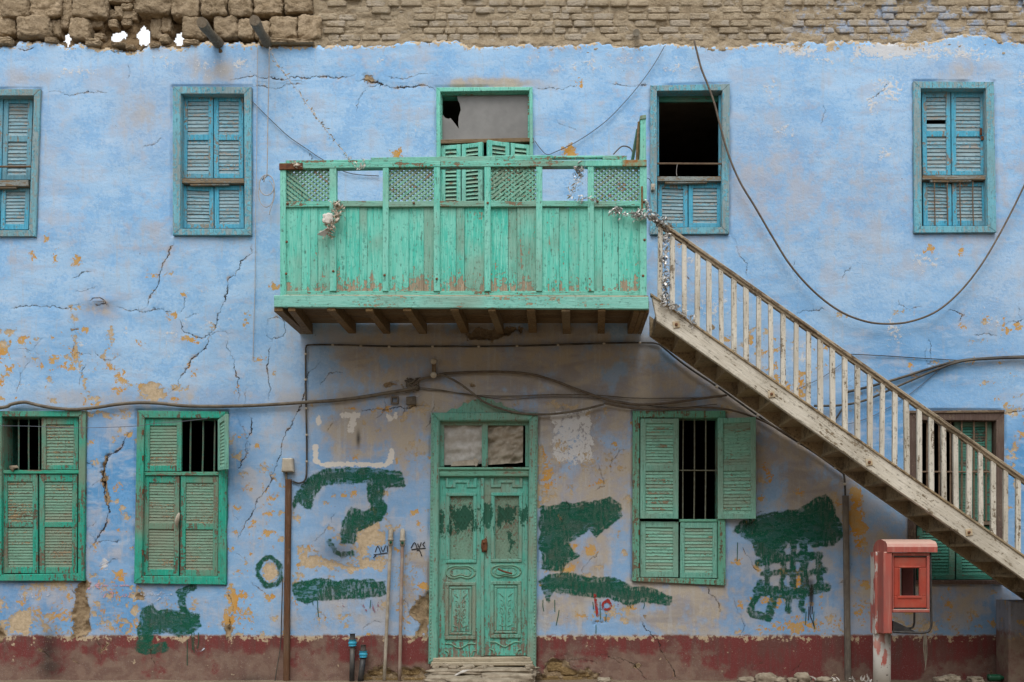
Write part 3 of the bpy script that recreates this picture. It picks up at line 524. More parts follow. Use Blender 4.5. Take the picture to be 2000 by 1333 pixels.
# --- cracks: signed distance to jagged polylines, and their half width
cs = np.full((nv, nu), 60.0, np.float32); cw = np.zeros((nv, nu), np.float32); cbest = np.full((nv, nu), 1e9)
def crack(pts, wd, taper=True):
    pts = [np.array(p, float) for p in pts]; R = random.Random(int(pts[0][0] * 7 + pts[0][1]))
    for _ in range(5):
        out = [pts[0]]
        for a, b in zip(pts[:-1], pts[1:]):
            d = b - a; l = np.hypot(*d)
            if l > 9: out.append((a + b) / 2 + np.array([-d[1], d[0]]) / l * R.uniform(-1, 1) * min(l * 0.16, 4.5))
            out.append(b)
        pts = out
    pts = np.array(pts); sg = np.hypot(*(pts[1:] - pts[:-1]).T); L = sg.sum(); acc = 0
    for (a, b, l) in zip(pts[:-1], pts[1:], sg):
        S = sl_(min(a[0], b[0]) - 18, max(a[0], b[0]) + 18, min(a[1], b[1]) - 18, max(a[1], b[1]) + 18)
        u, v = UU[S], VV[S]; d = (b - a) / max(l, 1e-6)
        t = np.clip((u - a[0]) * d[0] + (v - a[1]) * d[1], 0, l); q = np.hypot(u - a[0] - t * d[0], v - a[1] - t * d[1])
        sgn = np.where((u - a[0]) * d[1] - (v - a[1]) * d[0] >= 0, 1.0, -1.0)
        x = (acc + t) / L; tp = np.clip(np.minimum(x, 1 - x) * 7, 0, 1) if taper else 1.0
        ww = wd * 0.62 * tp * (0.35 + 0.9 * vnoise((acc + t) / 14, u * 0 + pts[0][0], 3)) * np.clip(1 - (q - 5) / 8, 0, 1)
        up = q < cbest[S]; cbest[S] = np.where(up, q, cbest[S]); cs[S] = np.where(up, q * sgn, cs[S]); cw[S] = np.where(up, ww, cw[S]); acc += l
for pts, wd in (([(340, 462), (330, 490), (316, 520), (312, 545), (300, 570), (290, 585), (287, 600), (268, 610)], 1.5), ([(495, 470), (492, 495), (470, 510), (468, 525), (445, 545), (440, 590), (432, 602), (425, 630), (410, 655), (402, 680), (375, 700), (360, 730), (348, 745), (350, 755), (320, 772)], 1.9),
    ([(445, 660), (442, 675), (455, 700), (467, 740), (460, 795)], 1.5), ([(530, 672), (522, 715), (530, 760), (525, 790)], 1.2), ([(632, 690), (600, 740), (592, 780), (570, 830), (550, 870), (540, 910), (525, 950), (500, 985), (470, 1040), (456, 1070)], 1.7), ([(486, 804), (492, 840), (480, 880), (460, 925)], 2.1),
    ([(256, 835), (240, 870), (215, 890), (203, 920), (207, 970), (212, 990), (205, 1030), (166, 1078)], 2.6), ([(440, 158), (480, 151), (520, 152), (600, 153), (680, 150), (702, 139)], 1.9), ([(690, 158), (712, 154), (738, 160), (770, 172), (820, 166), (858, 176)], 2.2), ([(490, 171), (530, 172), (552, 168), (592, 168)], 1.4), ([(745, 149), (800, 150), (868, 146)], 0.9),
    ([(740, 160), (715, 172), (703, 190), (697, 222)], 1.2), ([(80, 180), (115, 179), (125, 184), (160, 182), (215, 183)], 1.2), ([(15, 603), (80, 600), (150, 596), (165, 590)], 1.5), ([(225, 600), (255, 608), (300, 603), (345, 615)], 1.3), ([(350, 618), (358, 648), (388, 660), (430, 648), (460, 650)], 1.3), ([(362, 578), (350, 615)], 0.8),
    ([(1252, 1202), (1262, 1230), (1285, 1250), (1290, 1270), (1310, 1300), (1332, 1335)], 1.4), ([(1200, 1285), (1220, 1290), (1240, 1298), (1252, 1312), (1270, 1340)], 1.5), ([(1386, 1140), (1383, 1160), (1405, 1180), (1412, 1205)], 1.2), ([(1424, 455), (1440, 475), (1445, 500), (1460, 520), (1462, 548)], 1.0), ([(1316, 508), (1330, 520), (1345, 545), (1356, 558)], 1.3),
    ([(1762, 803), (1778, 806)], 1.8), ([(1963, 808), (1985, 803), (2020, 806)], 2.0), ([(700, 799), (760, 800), (845, 796)], 1.5), ([(830, 770), (800, 790), (785, 812)], 1.0), ([(520, 640), (524, 624), (540, 620), (556, 628), (558, 645), (545, 660), (530, 664), (521, 655), (519, 640)], 1.0), ([(32, 96), (50, 99), (70, 92)], 1.7), ([(207, 98), (240, 100), (255, 104), (268, 106)], 1.5),
    ([(1040, 168), (1100, 175), (1130, 168)], 0.8), ([(1190, 164), (1240, 168), (1270, 166)], 1.3), ([(1085, 230), (1100, 245), (1130, 260)], 0.8), ([(175, 590), (195, 582), (205, 588), (215, 600)], 2.2), ([(185, 595), (212, 596)], 2.0), ([(1550, 615), (1590, 606), (1620, 604)], 1.2), ([(1850, 605), (1880, 615), (1870, 630)], 1.3), ([(1900, 655), (1930, 652), (1950, 655)], 1.1),
    ([(660, 1000), (640, 1030), (610, 1060)], 0.9), ([(1165, 905), (1180, 950), (1160, 960)], 0.9), ([(170, 1040), (190, 1060), (240, 1055)], 1.0), ([(60, 700), (40, 730), (30, 770)], 0.9), ([(190, 1275), (205, 1265), (215, 1255)], 1.4), ([(190, 1245), (195, 1275), (198, 1300)], 0.9), ([(445, 1155), (455, 1180), (448, 1230)], 1.4), ([(140, 700), (150, 660), (146, 620)], 0.9), ([(1430, 1160), (1450, 1210), (1440, 1260)], 0.8), ([(1870, 840), (1860, 900)], 0.7), ([(395, 610), (360, 625)], 0.8)): crack(pts, wd)
for (u0_, u1_, v0_, v1_, n_) in ((0, 260, 480, 780, 7), (170, 260, 850, 1230, 5), (450, 550, 800, 1230, 6), (580, 830, 700, 1230, 9), (1060, 1230, 800, 1230, 8), (1430, 1700, 900, 1230, 7), (1450, 1990, 480, 780, 9), (0, 1990, 1250, 1325, 14), (100, 1990, 110, 300, 6)):
    for _ in range(n_):
        a_ = RF.uniform(0, 6.28); p = [RF.uniform(u0_, u1_), RF.uniform(v0_, v1_)]; pts = [tuple(p)]
        for _k in range(RF.randint(2, 4)): a_ += RF.uniform(-0.9, 0.9); p = [p[0] + 17 * math.cos(a_), p[1] + 17 * math.sin(a_)]; pts.append(tuple(p))
        crack(pts, RF.uniform(0.6, 1.15))
# --- wall surface shape
def wav(u, v): return (fbm(u / 150, v / 150, 2, 11) - 0.5) * 0.022 + (fbm(u / 38, v / 38, 2, 12) - 0.5) * 0.008
dm = np.clip(deep + (fbm(UU / 9, VV / 9, 3, 21) - 0.5) * 1.6, 0, 1)
YY = wav(UU, VV) + dm * (0.02 + 0.03 * fbm(UU / 12, VV / 12, 3, 31)) + np.clip(bare, 0, 0.6) * 0.006
YY += 0.0035 * np.clip(1 - np.abs(cs) / 6, 0, 1) * np.clip(cw, 0, 2)
YY += -0.02 * np.exp(-(((UU - 195) / 26) ** 2 + ((VV - 587) / 10) ** 2))          # loose bulge of plaster
for kk, (O, I) in WIN.items():
    best = np.full(UU.shape, -1e9)
    for (a, b), (c, d) in zip(O, O[1:] + O[:1]): best = np.maximum(best, -((c - a) * (VV - b) - (d - b) * (UU - a)) / math.hypot(c - a, d - b))
    YY += 0.035 * np.clip(1 - np.abs(best - 0.6) / 2.6, 0, 1) * np.clip(fbm(UU / 40, VV / 40, 3, 91) * 2.6 - 0.7, 0, 1)
rim = np.clip(1 - (VV - VT) / 5, 0, 1); YY += rim * 0.03
def wally(u, v): return float(wav(np.array([[float(u)]]), np.array([[float(v)]]))[0, 0])
X = (UU - U0) * (D / F); Z = H + (V0 - VV) * (D / F)
keep = np.ones((nv - 1, nu - 1), bool)
cu = (UU[:-1, :-1] + UU[1:, 1:]) / 2; cv = (VV[:-1, :-1] + VV[1:, 1:]) / 2
keep &= cv > (VT[:-1, :-1] + VT[1:, 1:]) / 2 - 1.2
for O, I in WIN.values():
    mid = [((a[0] + b[0]) / 2, (a[1] + b[1]) / 2) for a, b in zip(O, I)]
    ins = np.ones(cu.shape, bool)
    for (a, b), (c, d) in zip(mid, mid[1:] + mid[:1]): ins &= ((c - a) * (cv - b) - (d - b) * (cu - a)) > 0
    keep &= ~ins
idx = np.arange(nv * nu).reshape(nv, nu)
q = np.stack([idx[1:, :-1], idx[1:, 1:], idx[:-1, 1:], idx[:-1, :-1]], -1)[keep]
used = np.zeros(nv * nu, bool); used[q.ravel()] = True; remap = np.cumsum(used) - 1; q = remap[q]
co = np.stack([X, YY, Z], -1).reshape(-1, 3)[used]
house = thing('house', P(1000, 1327, 0.5), 'old two-storey blue plastered house front with peeling paint and brick parapet', 'house')
me = bpy.data.meshes.new('plaster_wall'); me.vertices.add(len(co)); me.vertices.foreach_set('co', (co - np.array(WLOC['house'])).ravel())
me.loops.add(q.size); me.loops.foreach_set('vertex_index', q.ravel().astype(np.int32)); me.polygons.add(len(q))
me.polygons.foreach_set('loop_start', np.arange(0, q.size, 4, dtype=np.int32)); me.polygons.foreach_set('use_smooth', np.ones(len(q), bool))
for nm, A in (('green', green), ('orange', orange), ('white', white), ('bare', bare), ('deep', np.clip(deep, -3, 1)), ('grey', grey), ('soot', soot), ('deepblue', deepblue), ('paper', pap), ('crack_s', cs), ('crack_w', cw)):
    at = me.attributes.new('f_' + nm, 'FLOAT', 'POINT'); at.data.foreach_set('value', A.astype(np.float32).reshape(-1)[used])
me.update(calc_edges=True); me.validate()

def mat_wall():
    t = NT('blue limewash on cracked plaster')
    X_, Y_, Z_ = t.xyz()
    nA = t.noise(7, 7, 0.66); nB = t.noise(26, 4, 0.65); nF = t.noise(90, 2, 0.6); nC = t.noise(2.6, 5, 0.6)
    e = t.add(t.mad(nA, 6.4, -3.2), t.mad(nB, 3.6, -1.8))
    e2 = t.add(t.mad(nB, 5.0, -2.5), t.mad(nF, 3.0, -1.5))
    def mask(nm, amp, soft_, ee=None): return t.step(t.add(t.attr('f_' + nm), t.mul(ee or e, amp)), -soft_, soft_)
    big = t.noise(0.45, 3, 0.55); hor = t.noise(1.6, 5, 0.62, t.vec((1.0, 1, 3.0)), 0.8); ver = t.noise(1.6, 4, 0.62, t.vec((9, 1, 0.55)))
    hor2 = t.noise(4, 4, 0.62, t.vec((1.0, 1, 3.2)), 0.5)
    # paint tones
    col = t.mix(t.step(t.add(t.mul(big, 0.5), t.mul(hor, 0.5)), 0.42, 0.58), (0.365, 0.56, 0.785), (0.275, 0.49, 0.75))
    db = t.add(t.mul(t.attr('f_deepblue'), 0.8), t.step(Z_, 4.2, 1.0, 0.0, 0.42))
    col = t.mix(t.step(t.mul(db, t.mad(hor, 1.0, t.mad(nC, 1.4, -0.1))), 0.15, 0.85), col, (0.105, 0.305, 0.585))
    col = t.mix(t.step(t.add(t.mul(hor2, 0.6), t.mul(nC, 0.4)), 0.50, 0.62, 0.0, 0.42), col, (0.47, 0.60, 0.76))
    col = t.mix(t.step(t.add(t.mul(nC, 0.5), t.mul(hor, 0.5)), 0.51, 0.60, 0.0, 0.55), col, (0.40, 0.48, 0.61))
    col = t.mix(t.step(t.add(t.mul(nC, 0.6), t.mul(nB, 0.4)), 0.50, 0.42, 0.0, 0.5), col, (0.175, 0.395, 0.70))
    pk = t.step(t.add(t.mul(big, 0.5), t.mul(nA, 0.5)), 0.52, 0.62, 0.0, 0.6); col = t.mix(pk, col, (0.40, 0.42, 0.50))
    # weathering to grey brown, mixed with painted shade under balcony and stair
    gf = t.attr('f_grey'); gs = t.step(t.add(gf, t.mul(t.add(t.mad(nC, 4.2, -2.1), t.mad(ver, 1.0, -0.5)), 0.9)), 0.15, 0.75)
    col = t.mix(t.math('MINIMUM', t.mul(gf, 0.75), 0.62), col, t.mix(t.step(nA, 0.42, 0.58), (0.29, 0.335, 0.44), (0.345, 0.375, 0.46)))
    gcol = t.mix(t.step(t.add(t.mul(nC, 0.55), t.mul(nA, 0.45)), 0.44, 0.56), (0.37, 0.35, 0.36), (0.44, 0.375, 0.285))
    gcol = t.mix(t.step(t.add(t.mul(ver, 0.6), t.mul(nB, 0.4)), 0.52, 0.62, 0.0, 0.5), gcol, (0.50, 0.47, 0.42)); gcol = t.mix(t.step(t.add(t.mul(big, 0.5), t.mul(hor, 0.5)), 0.50, 0.40, 0.0, 0.6), gcol, (0.26, 0.235, 0.23))
    gcol = t.mix(t.step(gf, 0.30, 0.62), t.mix(t.step(nA, 0.42, 0.58), (0.385, 0.44, 0.535), (0.43, 0.455, 0.51)), gcol)
    col = t.mix(t.mul(gs, t.math('MINIMUM', t.mul(gf, 1.6), 0.9)), col, gcol)
    dr = t.step(t.add(t.mul(ver, 0.7), t.mul(nC, 0.3)), 0.54, 0.64, 0.0, 0.32); col = t.mix(dr, col, (0.42, 0.44, 0.47))
    # white bloom
    w1 = mask('white', 1.0, 0.25, t.add(t.mul(e, 0.8), t.mul(e2, 0.5))); col = t.mix(t.mul(w1, 0.88), col, (0.60, 0.60, 0.60))
    # orange undercoat then bare plaster
    om = mask('orange', 1.05, 0.10, t.add(t.mul(e, 0.8), t.mul(e2, 0.4)))
    ocol = t.mix(t.step(nA, 0.40, 0.62), (0.56, 0.285, 0.055), (0.50, 0.33, 0.14)); col = t.mix(om, col, ocol)
    bm = mask('bare', 1.05, 0.10, t.add(t.mul(e, 0.8), t.mul(e2, 0.4)))
    bcol = t.mix(t.step(nB, 0.35, 0.65), (0.56, 0.445, 0.30), (0.43, 0.335, 0.22)); col = t.mix(bm, col, bcol)
    # red dado
    dz0 = H + (V0 - 1241) / (F / D)
    ded = t.step(t.add(Z_, t.add(t.mul(t.mad(nA, 2.0, -1.0), 0.035), t.mul(t.mad(nB, 2.0, -1.0), 0.02))), dz0 + 0.018, dz0 - 0.022)
    wearb = t.step(t.add(t.step(Z_, 0.52, 0.0, 0.0, 0.22), t.add(t.mul(nC, 0.75), t.mul(nA, 0.35))), 0.56, 0.70)
    xr_ = t.step(X_, zx(1330, 0)[0], zx(1480, 0)[0], 0.0, 0.12); wearb = t.step(t.math('SUBTRACT', t.add(t.step(Z_, 0.52, 0.0, 0.0, 0.20), t.add(t.mul(nC, 0.75), t.mul(nA, 0.35))), xr_), 0.57, 0.69)
    rcol = t.mix(t.step(t.add(t.mul(nC, 0.5), t.mul(ver, 0.5)), 0.43, 0.57), (0.175, 0.043, 0.040), (0.14, 0.058, 0.050))
    rcol = t.mix(t.mul(wearb, 0.85), rcol, t.mix(t.step(nA, 0.42, 0.58), (0.235, 0.165, 0.125), (0.18, 0.115, 0.09)))
    rcol = t.mix(t.step(t.add(t.mul(nA, 0.6), t.mul(nB, 0.4)), 0.60, 0.63, 0, 0.7), rcol, (0.29, 0.235, 0.175))
    chip = t.step(t.add(t.add(nA, t.mul(nB, 0.5)), t.step(t.math('ABSOLUTE', t.add(Z_, -dz0)), 0.16, 0.0, 0.0, 0.17)), 0.965, 0.905)
    col = t.mix(t.mul(ded, chip), t.mix(ded, col, bcol), rcol)
    # torn paper, green paint
    pm = mask('paper', 0.45, 0.10); col = t.mix(pm, col, (0.66, 0.63, 0.58))
    br = t.noise(3.4, 4, 0.7, t.vec((1.6, 1, 5.5), (0, 0.45, 0), t.vec((1, 1, 1)))); br2 = t.noise(4.0, 4, 0.7, t.vec((7.0, 1, 1.6), (0, 0.2, 0)))
    gm = mask('green', 0.26, 0.26, t.add(0.9, t.add(t.mul(e2, 0.55), t.add(t.mul(e, 0.45), t.mad(br, 2.4, -1.2)))))
    gdry = t.step(t.add(t.mul(t.mix(t.step(nC, 0.46, 0.54), br, br2), 0.7), t.mul(nB, 0.3)), 0.42, 0.52, 0.55, 1.0)
    gc = t.mix(t.step(t.add(t.mul(nC, 0.6), t.mul(br, 0.4)), 0.42, 0.62), (0.002, 0.082, 0.046), (0.014, 0.074, 0.050))
    gc = t.mix(t.step(t.add(t.mul(hor, 0.5), t.mul(nA, 0.5)), 0.50, 0.58, 0, 0.6), gc, (0.04, 0.085, 0.066))
    gc = t.mix(t.step(t.mix(t.step(nC, 0.46, 0.54), br, br2), 0.54, 0.64, 0.0, 0.5), gc, (0.012, 0.135, 0.082))
    col = t.mix(t.mul(gm, t.math('MAXIMUM', gdry, t.step(t.attr('f_green'), 0.2, 1.3, 0.0, 0.93))), col, gc)
    # fallen render
    dpm = mask('deep', 0.5, 0.10); mcol = t.mix(t.step(t.add(t.mul(nA, 0.5), t.mul(nB, 0.5)), 0.38, 0.62), (0.22, 0.155, 0.09), (0.36, 0.27, 0.165)); col = t.mix(dpm, col, mcol)
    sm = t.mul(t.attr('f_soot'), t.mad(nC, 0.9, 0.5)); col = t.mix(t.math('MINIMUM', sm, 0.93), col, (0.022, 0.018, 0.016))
    # speckle, pin holes and cracks
    pin = t.step(t.noise(17, 3, 0.5), 0.745, 0.775); col = t.mix(t.mul(pin, 0.7), col, (0.12, 0.10, 0.09))
    col = t.mix(t.step(nF, 0.60, 0.72, 0.0, 0.22), col, (0.55, 0.56, 0.57)); col = t.mix(t.step(nF, 0.40, 0.30, 0.0, 0.25), col, (0.15, 0.16, 0.19))
    s_ = t.math('ABSOLUTE', t.add(t.attr('f_crack_s'), t.add(t.mad(nB, 11.0, -5.5), t.mad(nF, 5.0, -2.5))))
    w_ = t.attr('f_crack_w')
    ck = t.math('DIVIDE', t.math('SUBTRACT', w_, s_), 0.7, clamp=True); ck = t.mul(ck, t.step(w_, 0.0, 0.35))
    halo = t.mul(t.step(t.math('SUBTRACT', t.mul(w_, 2.4), s_), -1.0, 1.0), t.step(nA, 0.50, 0.60)); col = t.mix(t.mul(t.mul(halo, t.step(w_, 0.1, 0.8)), 0.6), col, (0.44, 0.30, 0.16))
    col = t.mix(ck, col, (0.035, 0.028, 0.022))
    hgt = t.add(t.add(t.mul(nA, 0.5), t.mul(nB, 0.35)), t.add(t.mul(nF, 0.14), t.mul(hor2, 0.12)))
    hgt = t.add(hgt, t.add(t.add(t.mul(bm, -0.30), t.mul(om, -0.14)), t.add(t.mul(ck, -1.6), t.mul(gm, 0.10))))
    hgt = t.add(hgt, t.mul(t.mul(dpm, t.add(nA, nB)), 1.2)); hgt = t.add(hgt, t.mul(w1, 0.08))
    t.bump(hgt, 0.75, 0.016)
    return t.done(col, 0.88, 0, 0.2)
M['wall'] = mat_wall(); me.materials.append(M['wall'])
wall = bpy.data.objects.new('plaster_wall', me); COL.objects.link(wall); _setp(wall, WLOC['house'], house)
wall['label'] = 'cracked blue plaster wall with green paint smears and red base band'

# ------------------------------------------------------------------ parapet: bricks in mud mortar on the right, rough stones on the left
def grid_sheet(u0, u1, du, v0, v1, dv, yfun, drop=None):
    a = np.arange(u0, u1 + du, du); b = np.arange(v0, v1 + dv, dv); A, B = np.meshgrid(a, b); Y = yfun(A, B)
    n, m = A.shape; vs = np.stack([(A - U0) * ((D + Y) / F), Y, H + (V0 - B) * ((D + Y) / F)], -1).reshape(-1, 3)
    id_ = np.arange(n * m).reshape(n, m); k = np.ones((n - 1, m - 1), bool)
    if drop is not None: k &= ~drop((A[:-1, :-1] + A[1:, 1:]) / 2, (B[:-1, :-1] + B[1:, 1:]) / 2)
    f = np.stack([id_[1:, :-1], id_[1:, 1:], id_[:-1, 1:], id_[:-1, :-1]], -1)[k]
    return vs.tolist(), f.tolist()
def my(u, v): return 0.047 + (fbm(u / 16, v / 9, 3, 41) - 0.5) * 0.040 + (fbm(u / 60, v / 40, 2, 44) - 0.5) * 0.026 - 0.05 * np.clip((v - vtop(u) + 15) / 16, 0, 1) * fbm(u / 14, v / 8, 3, 47)
parapet = mk('brick_parapet', grid_sheet(612, 2110, 2.6, -40, 104, 2.6, my), M['mortar'], house, True, label='mud brick parapet with crumbling mortar above the blue plaster')
mk('parapet_end', MB().add(rect_px(2100, -40, 2500, 104, 0.05, 0.45)).add(rect_px(612, -40, 2105, 104, 0.12, 0.45)), M['mortar'], house)
def rock(c, sx, sy, sz, seed, rough=0.16, box=2.6, n=9):
    """rounded block: superellipsoid cube-sphere shifted by noise"""
    vs, fs, seen = [], [], {}
    def vid(p):
        k = tuple(round(x, 5) for x in p)
        if k not in seen:
            v = Vector(p); l = (abs(v.x) ** box + abs(v.y) ** box + abs(v.z) ** box) ** (1 / box); v = v / l
            q_ = v * 1.7 + Vector((seed * 3.1, seed * 1.7, seed * 0.9))
            d = mnoise.fractal(q_, 0.8, 2.1, 4) * rough + (mnoise.ridged_multi_fractal(q_ * 2.3, 0.7, 2.2, 4, 1.0, 2.0) - 1.0) * rough * 0.12 + mnoise.noise(q_ * 7.0) * rough * 0.22 + mnoise.noise(q_ * 15.0) * rough * 0.12; v = v * (1 + d)
            seen[k] = len(vs); vs.append((c[0] + v.x * sx, c[1] + v.y * sy, c[2] + v.z * sz))
        return seen[k]
    for ax in range(3):
        for sg in (-1, 1):
            for i in range(n):
                for j in range(n):
                    qd = []
                    for a_, b_ in ((i, j), (i + 1, j), (i + 1, j + 1), (i, j + 1)):
                        p = [0, 0, 0]; p[ax] = sg; p[(ax + 1) % 3] = -1 + 2 * a_ / n; p[(ax + 2) % 3] = -1 + 2 * b_ / n; qd.append(vid(p))
                    fs.append(tuple(qd if sg > 0 else qd[::-1]))
    return vs, fs
R = random.Random(3)
row_v = [-4 + 13.4 * i for i in range(7)]
for r, v in enumerate(row_v):
    u = 618 + R.uniform(0, 30)
    while u < 2100:
        wb = R.choice((38, 40, 36, 41, 22, 39)) * R.uniform(0.92, 1.06); vv = v + (u - 1300) * -0.0015 + R.uniform(-0.8, 0.8)
        if R.random() < 0.04: u += wb; continue
        c = P(u + wb / 2, vv, 0.084 + R.uniform(-0.018, 0.016))
        o = mk('brick', rock(c, wb / 2 / 165 * 0.98, 0.05, 0.0375 * R.uniform(0.92, 1.05), R.uniform(0, 90), 0.085, 9.0, 7), M['brick'], parapet, True)
        u += wb + R.uniform(1.5, 3.5)
# stone part
HOLES = [[(125, 70), (133, 66), (143, 66), (141, 76), (133, 92), (127, 82)], [(217, 76), (222, 66), (236, 62), (253, 70), (246, 73), (236, 82), (218, 83)], [(268, 68), (281, 51), (292, 62), (293, 86), (275, 90)], [(341, 80), (345, 68), (358, 66), (364, 80), (355, 92), (346, 88)]]
def in_poly(pts, u, v):
    ins = np.zeros(u.shape, bool); n = len(pts)
    for i in range(n):
        a0, a1 = pts[i]; b0, b1 = pts[(i + 1) % n]
        c = (a1 > v) != (b1 > v); ins ^= c & (u < (b0 - a0) * (v - a1) / (b1 - a1 if b1 != a1 else 1e-9) + a0)
    return ins
def hole(u, v):
    k = np.zeros(u.shape, bool)
    for h_ in HOLES: k |= in_poly(h_, u + (fbm(u / 5, v / 5, 2, 8) - 0.5) * 6, v + (fbm(u / 5, v / 5, 2, 9) - 0.5) * 6)
    return k
def sy_(u, v): return 0.16 + (fbm(u / 22, v / 20, 4, 51) - 0.5) * 0.20 - 0.10 * np.clip((v - 78) / 12, 0, 1)
stonew = mk('stone_parapet', grid_sheet(-500, 625, 2.6, -40, 104, 2.6, sy_, hole), M['core'], house, True, label='rough stone parapet with sky showing through gaps')
STN = [(-95, 20, 60, 44), (-38, 20, 52, 46), (-70, 64, 60, 40), (-25, 62, 44, 38), (2, 20, 24, 50), (38, 20, 55, 45), (95, 20, 60, 42), (136, 20, 22, 46), (181, 20, 68, 46), (222, 33, 15, 18), (236, 29, 16, 22), (259, 36, 32, 22), (240, 5, 46, 18), (304, 14, 68, 44), (366, 16, 56, 50), (422, 17, 50, 42), (473, 16, 46, 44), (528, 16, 56, 40), (586, 14, 54, 38),
       (18, 57, 42, 36), (73, 60, 66, 42), (114, 60, 18, 32), (131, 48, 18, 26), (161, 62, 40, 42), (193, 50, 26, 22), (199, 77, 20, 13), (252, 50, 20, 12), (309, 62, 22, 40), (329, 54, 20, 30), (324, 80, 18, 16), (381, 60, 42, 42), (445, 60, 48, 44), (484, 62, 30, 38), (515, 64, 30, 34), (558, 62, 54, 44), (608, 60, 46, 46),
       (12, 86, 34, 14), (104, 84, 24, 10), (186, 88, 28, 14), (236, 92, 30, 8), (258, 97, 18, 8), (306, 94, 18, 9), (376, 88, 30, 10), (225, 52, 18, 16), (275, 20, 18, 14), (252, 20, 22, 14), (540, 88, 60, 10), (590, 88, 50, 9)]
for i, (u, v, wd, ht) in enumerate(STN):
    yc = 0.09 + R.uniform(-0.015, 0.03) + (0.05 if min(wd, ht) < 24 else 0)
    if v > 78: yc = 0.055
    c = P(u, v, yc); k = (D + yc) / F
    mk('stone', rock(c, wd / 2 * k * 0.985, min(0.13, 0.06 + wd * 0.001), ht / 2 * k * 1.0, i * 1.37 + 2, 0.13, 7.0, 20), M['stone'], stonew, True)
# ------------------------------------------------------------------ the rooms behind and the roof (dark inside)
xl, xr = P(-500, 0).x, P(2500, 0).x
def slab(name, x0, x1, y0, y1, z0, z1, mat):
    m_ = MB(); m_.add(bev_prism([(x0, y0, z0), (x1, y0, z0), (x1, y0, z1), (x0, y0, z1)], (0, y1 - y0, 0), 0.002)); return mk(name, m_, mat, house)
zr = P(0, 112).z; zm = P(0, 640).z
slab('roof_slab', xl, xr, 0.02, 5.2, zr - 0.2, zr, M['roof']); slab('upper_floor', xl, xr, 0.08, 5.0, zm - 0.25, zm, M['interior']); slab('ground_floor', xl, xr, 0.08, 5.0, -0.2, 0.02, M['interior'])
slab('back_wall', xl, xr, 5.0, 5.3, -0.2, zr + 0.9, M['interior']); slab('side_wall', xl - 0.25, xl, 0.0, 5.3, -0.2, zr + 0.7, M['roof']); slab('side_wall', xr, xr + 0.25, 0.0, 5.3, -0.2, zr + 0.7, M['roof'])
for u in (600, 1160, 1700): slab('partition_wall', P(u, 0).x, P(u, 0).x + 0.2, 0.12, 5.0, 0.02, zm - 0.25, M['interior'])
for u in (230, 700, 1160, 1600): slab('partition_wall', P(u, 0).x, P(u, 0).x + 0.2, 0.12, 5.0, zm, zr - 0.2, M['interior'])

# ------------------------------------------------------------------ windows
def frame_mesh(O, I, yf=-0.04, yb=0.05, deep_=0.22, b=0.005):
    m_ = MB()
    for i in range(4):
        j = (i + 1) % 4; pts = [P(*O[i], yf), P(*O[j], yf), P(*I[j], yf), P(*I[i], yf)]
        n = (pts[1] - pts[0]).cross(pts[2] - pts[1])
        if n.y > 0: pts = pts[::-1]
        m_.add(bev_prism(pts, (0, yb - yf, 0), b))
    # lining of the reveal
    ci = Vector((sum(P(*p, yf).x for p in I) / 4, 0, sum(P(*p, yf).z for p in I) / 4))
    A = [P(*p, yf) for p in I]
    for i in range(4):
        j = (i + 1) % 4; a_, b_ = A[i].copy(), A[j].copy(); d = (b_ - a_).normalized(); n = Vector((-d.z, 0, d.x))
        if n.dot(ci - a_) > 0: n = -n
        a_ = a_ - n * 0.004; b_ = b_ - n * 0.004
        pts = [a_ + Vector((0, 0.03, 0)), b_ + Vector((0, 0.03, 0)), b_ + n * 0.03 + Vector((0, 0.03, 0)), a_ + n * 0.03 + Vector((0, 0.03, 0))]
        nn = (pts[1] - pts[0]).cross(pts[2] - pts[1])
        if nn.y > 0: pts = pts[::-1]
        m_.add(bev_prism(pts, (0, deep_, 0), 0.002))
    return m_
def leaf(win, px, y, st, rails, ns, mf, ms, joined=False, hm=None, th=0.034, jit=0.0, tilt=0.005, missing=()):
    """shutter leaf: px corners; st stile width in px; rails: list of (t0,t1); ns: slats per panel"""
    qd = Quad(px, y); wpx = math.hypot(px[1][0] - px[0][0], px[1][1] - px[0][1]); s = st / wpx
    m_ = MB(); m_.add(qd.box(0.014, s, 0.004, 0.996, 0, th)); m_.add(qd.box(1 - s, 0.986, 0.004, 0.996, 0, th))
    for a_, b_ in rails: m_.add(qd.box(s - 0.002, 1 - s + 0.002, max(a_, 0.005), min(b_, 0.995), 0.003, th - 0.003))
    mk('shutter_frame', m_, mf, win)
    lj = MB(); k = 0
    for (a0, a1), (b0, b1), n in zip(rails[:-1], rails[1:], ns):
        for i in range(n):
            tc = a1 + (b0 - a1) * (i + 0.5) / n; h_ = qd.h * (b0 - a1) / n * (1.0 if joined else 1.0)
            k += 1
            if k in missing: continue
            vf = qd.slat(s, 1 - s, tc, h_ * random.uniform(0.94, 1.03), 0.016, tilt, 0.007, jit / qd.h)
            if joined: lj.add(vf)
            else: mk('slat', vf, ms, win)
    if joined: mk('louvre_panel', lj, ms, win, kind='stuff')
def bars(win, us_, v0, v1, y, r, mat, hv=None, lean=0):
    for u in us_: mk('window_bar', ptube([(u, v0, y), (u + lean * 0.3 + random.uniform(-.6, .6), (v0 + v1) / 2, y), (u + lean, v1, y)], r, 6, 3), mat, win)
    for (a_, b_, v) in (hv or []): mk('window_bar', ptube([(a_, v, y - 0.012), (b_, v + 0.5, y - 0.012)], r * 0.9, 6, 1), mat, win)

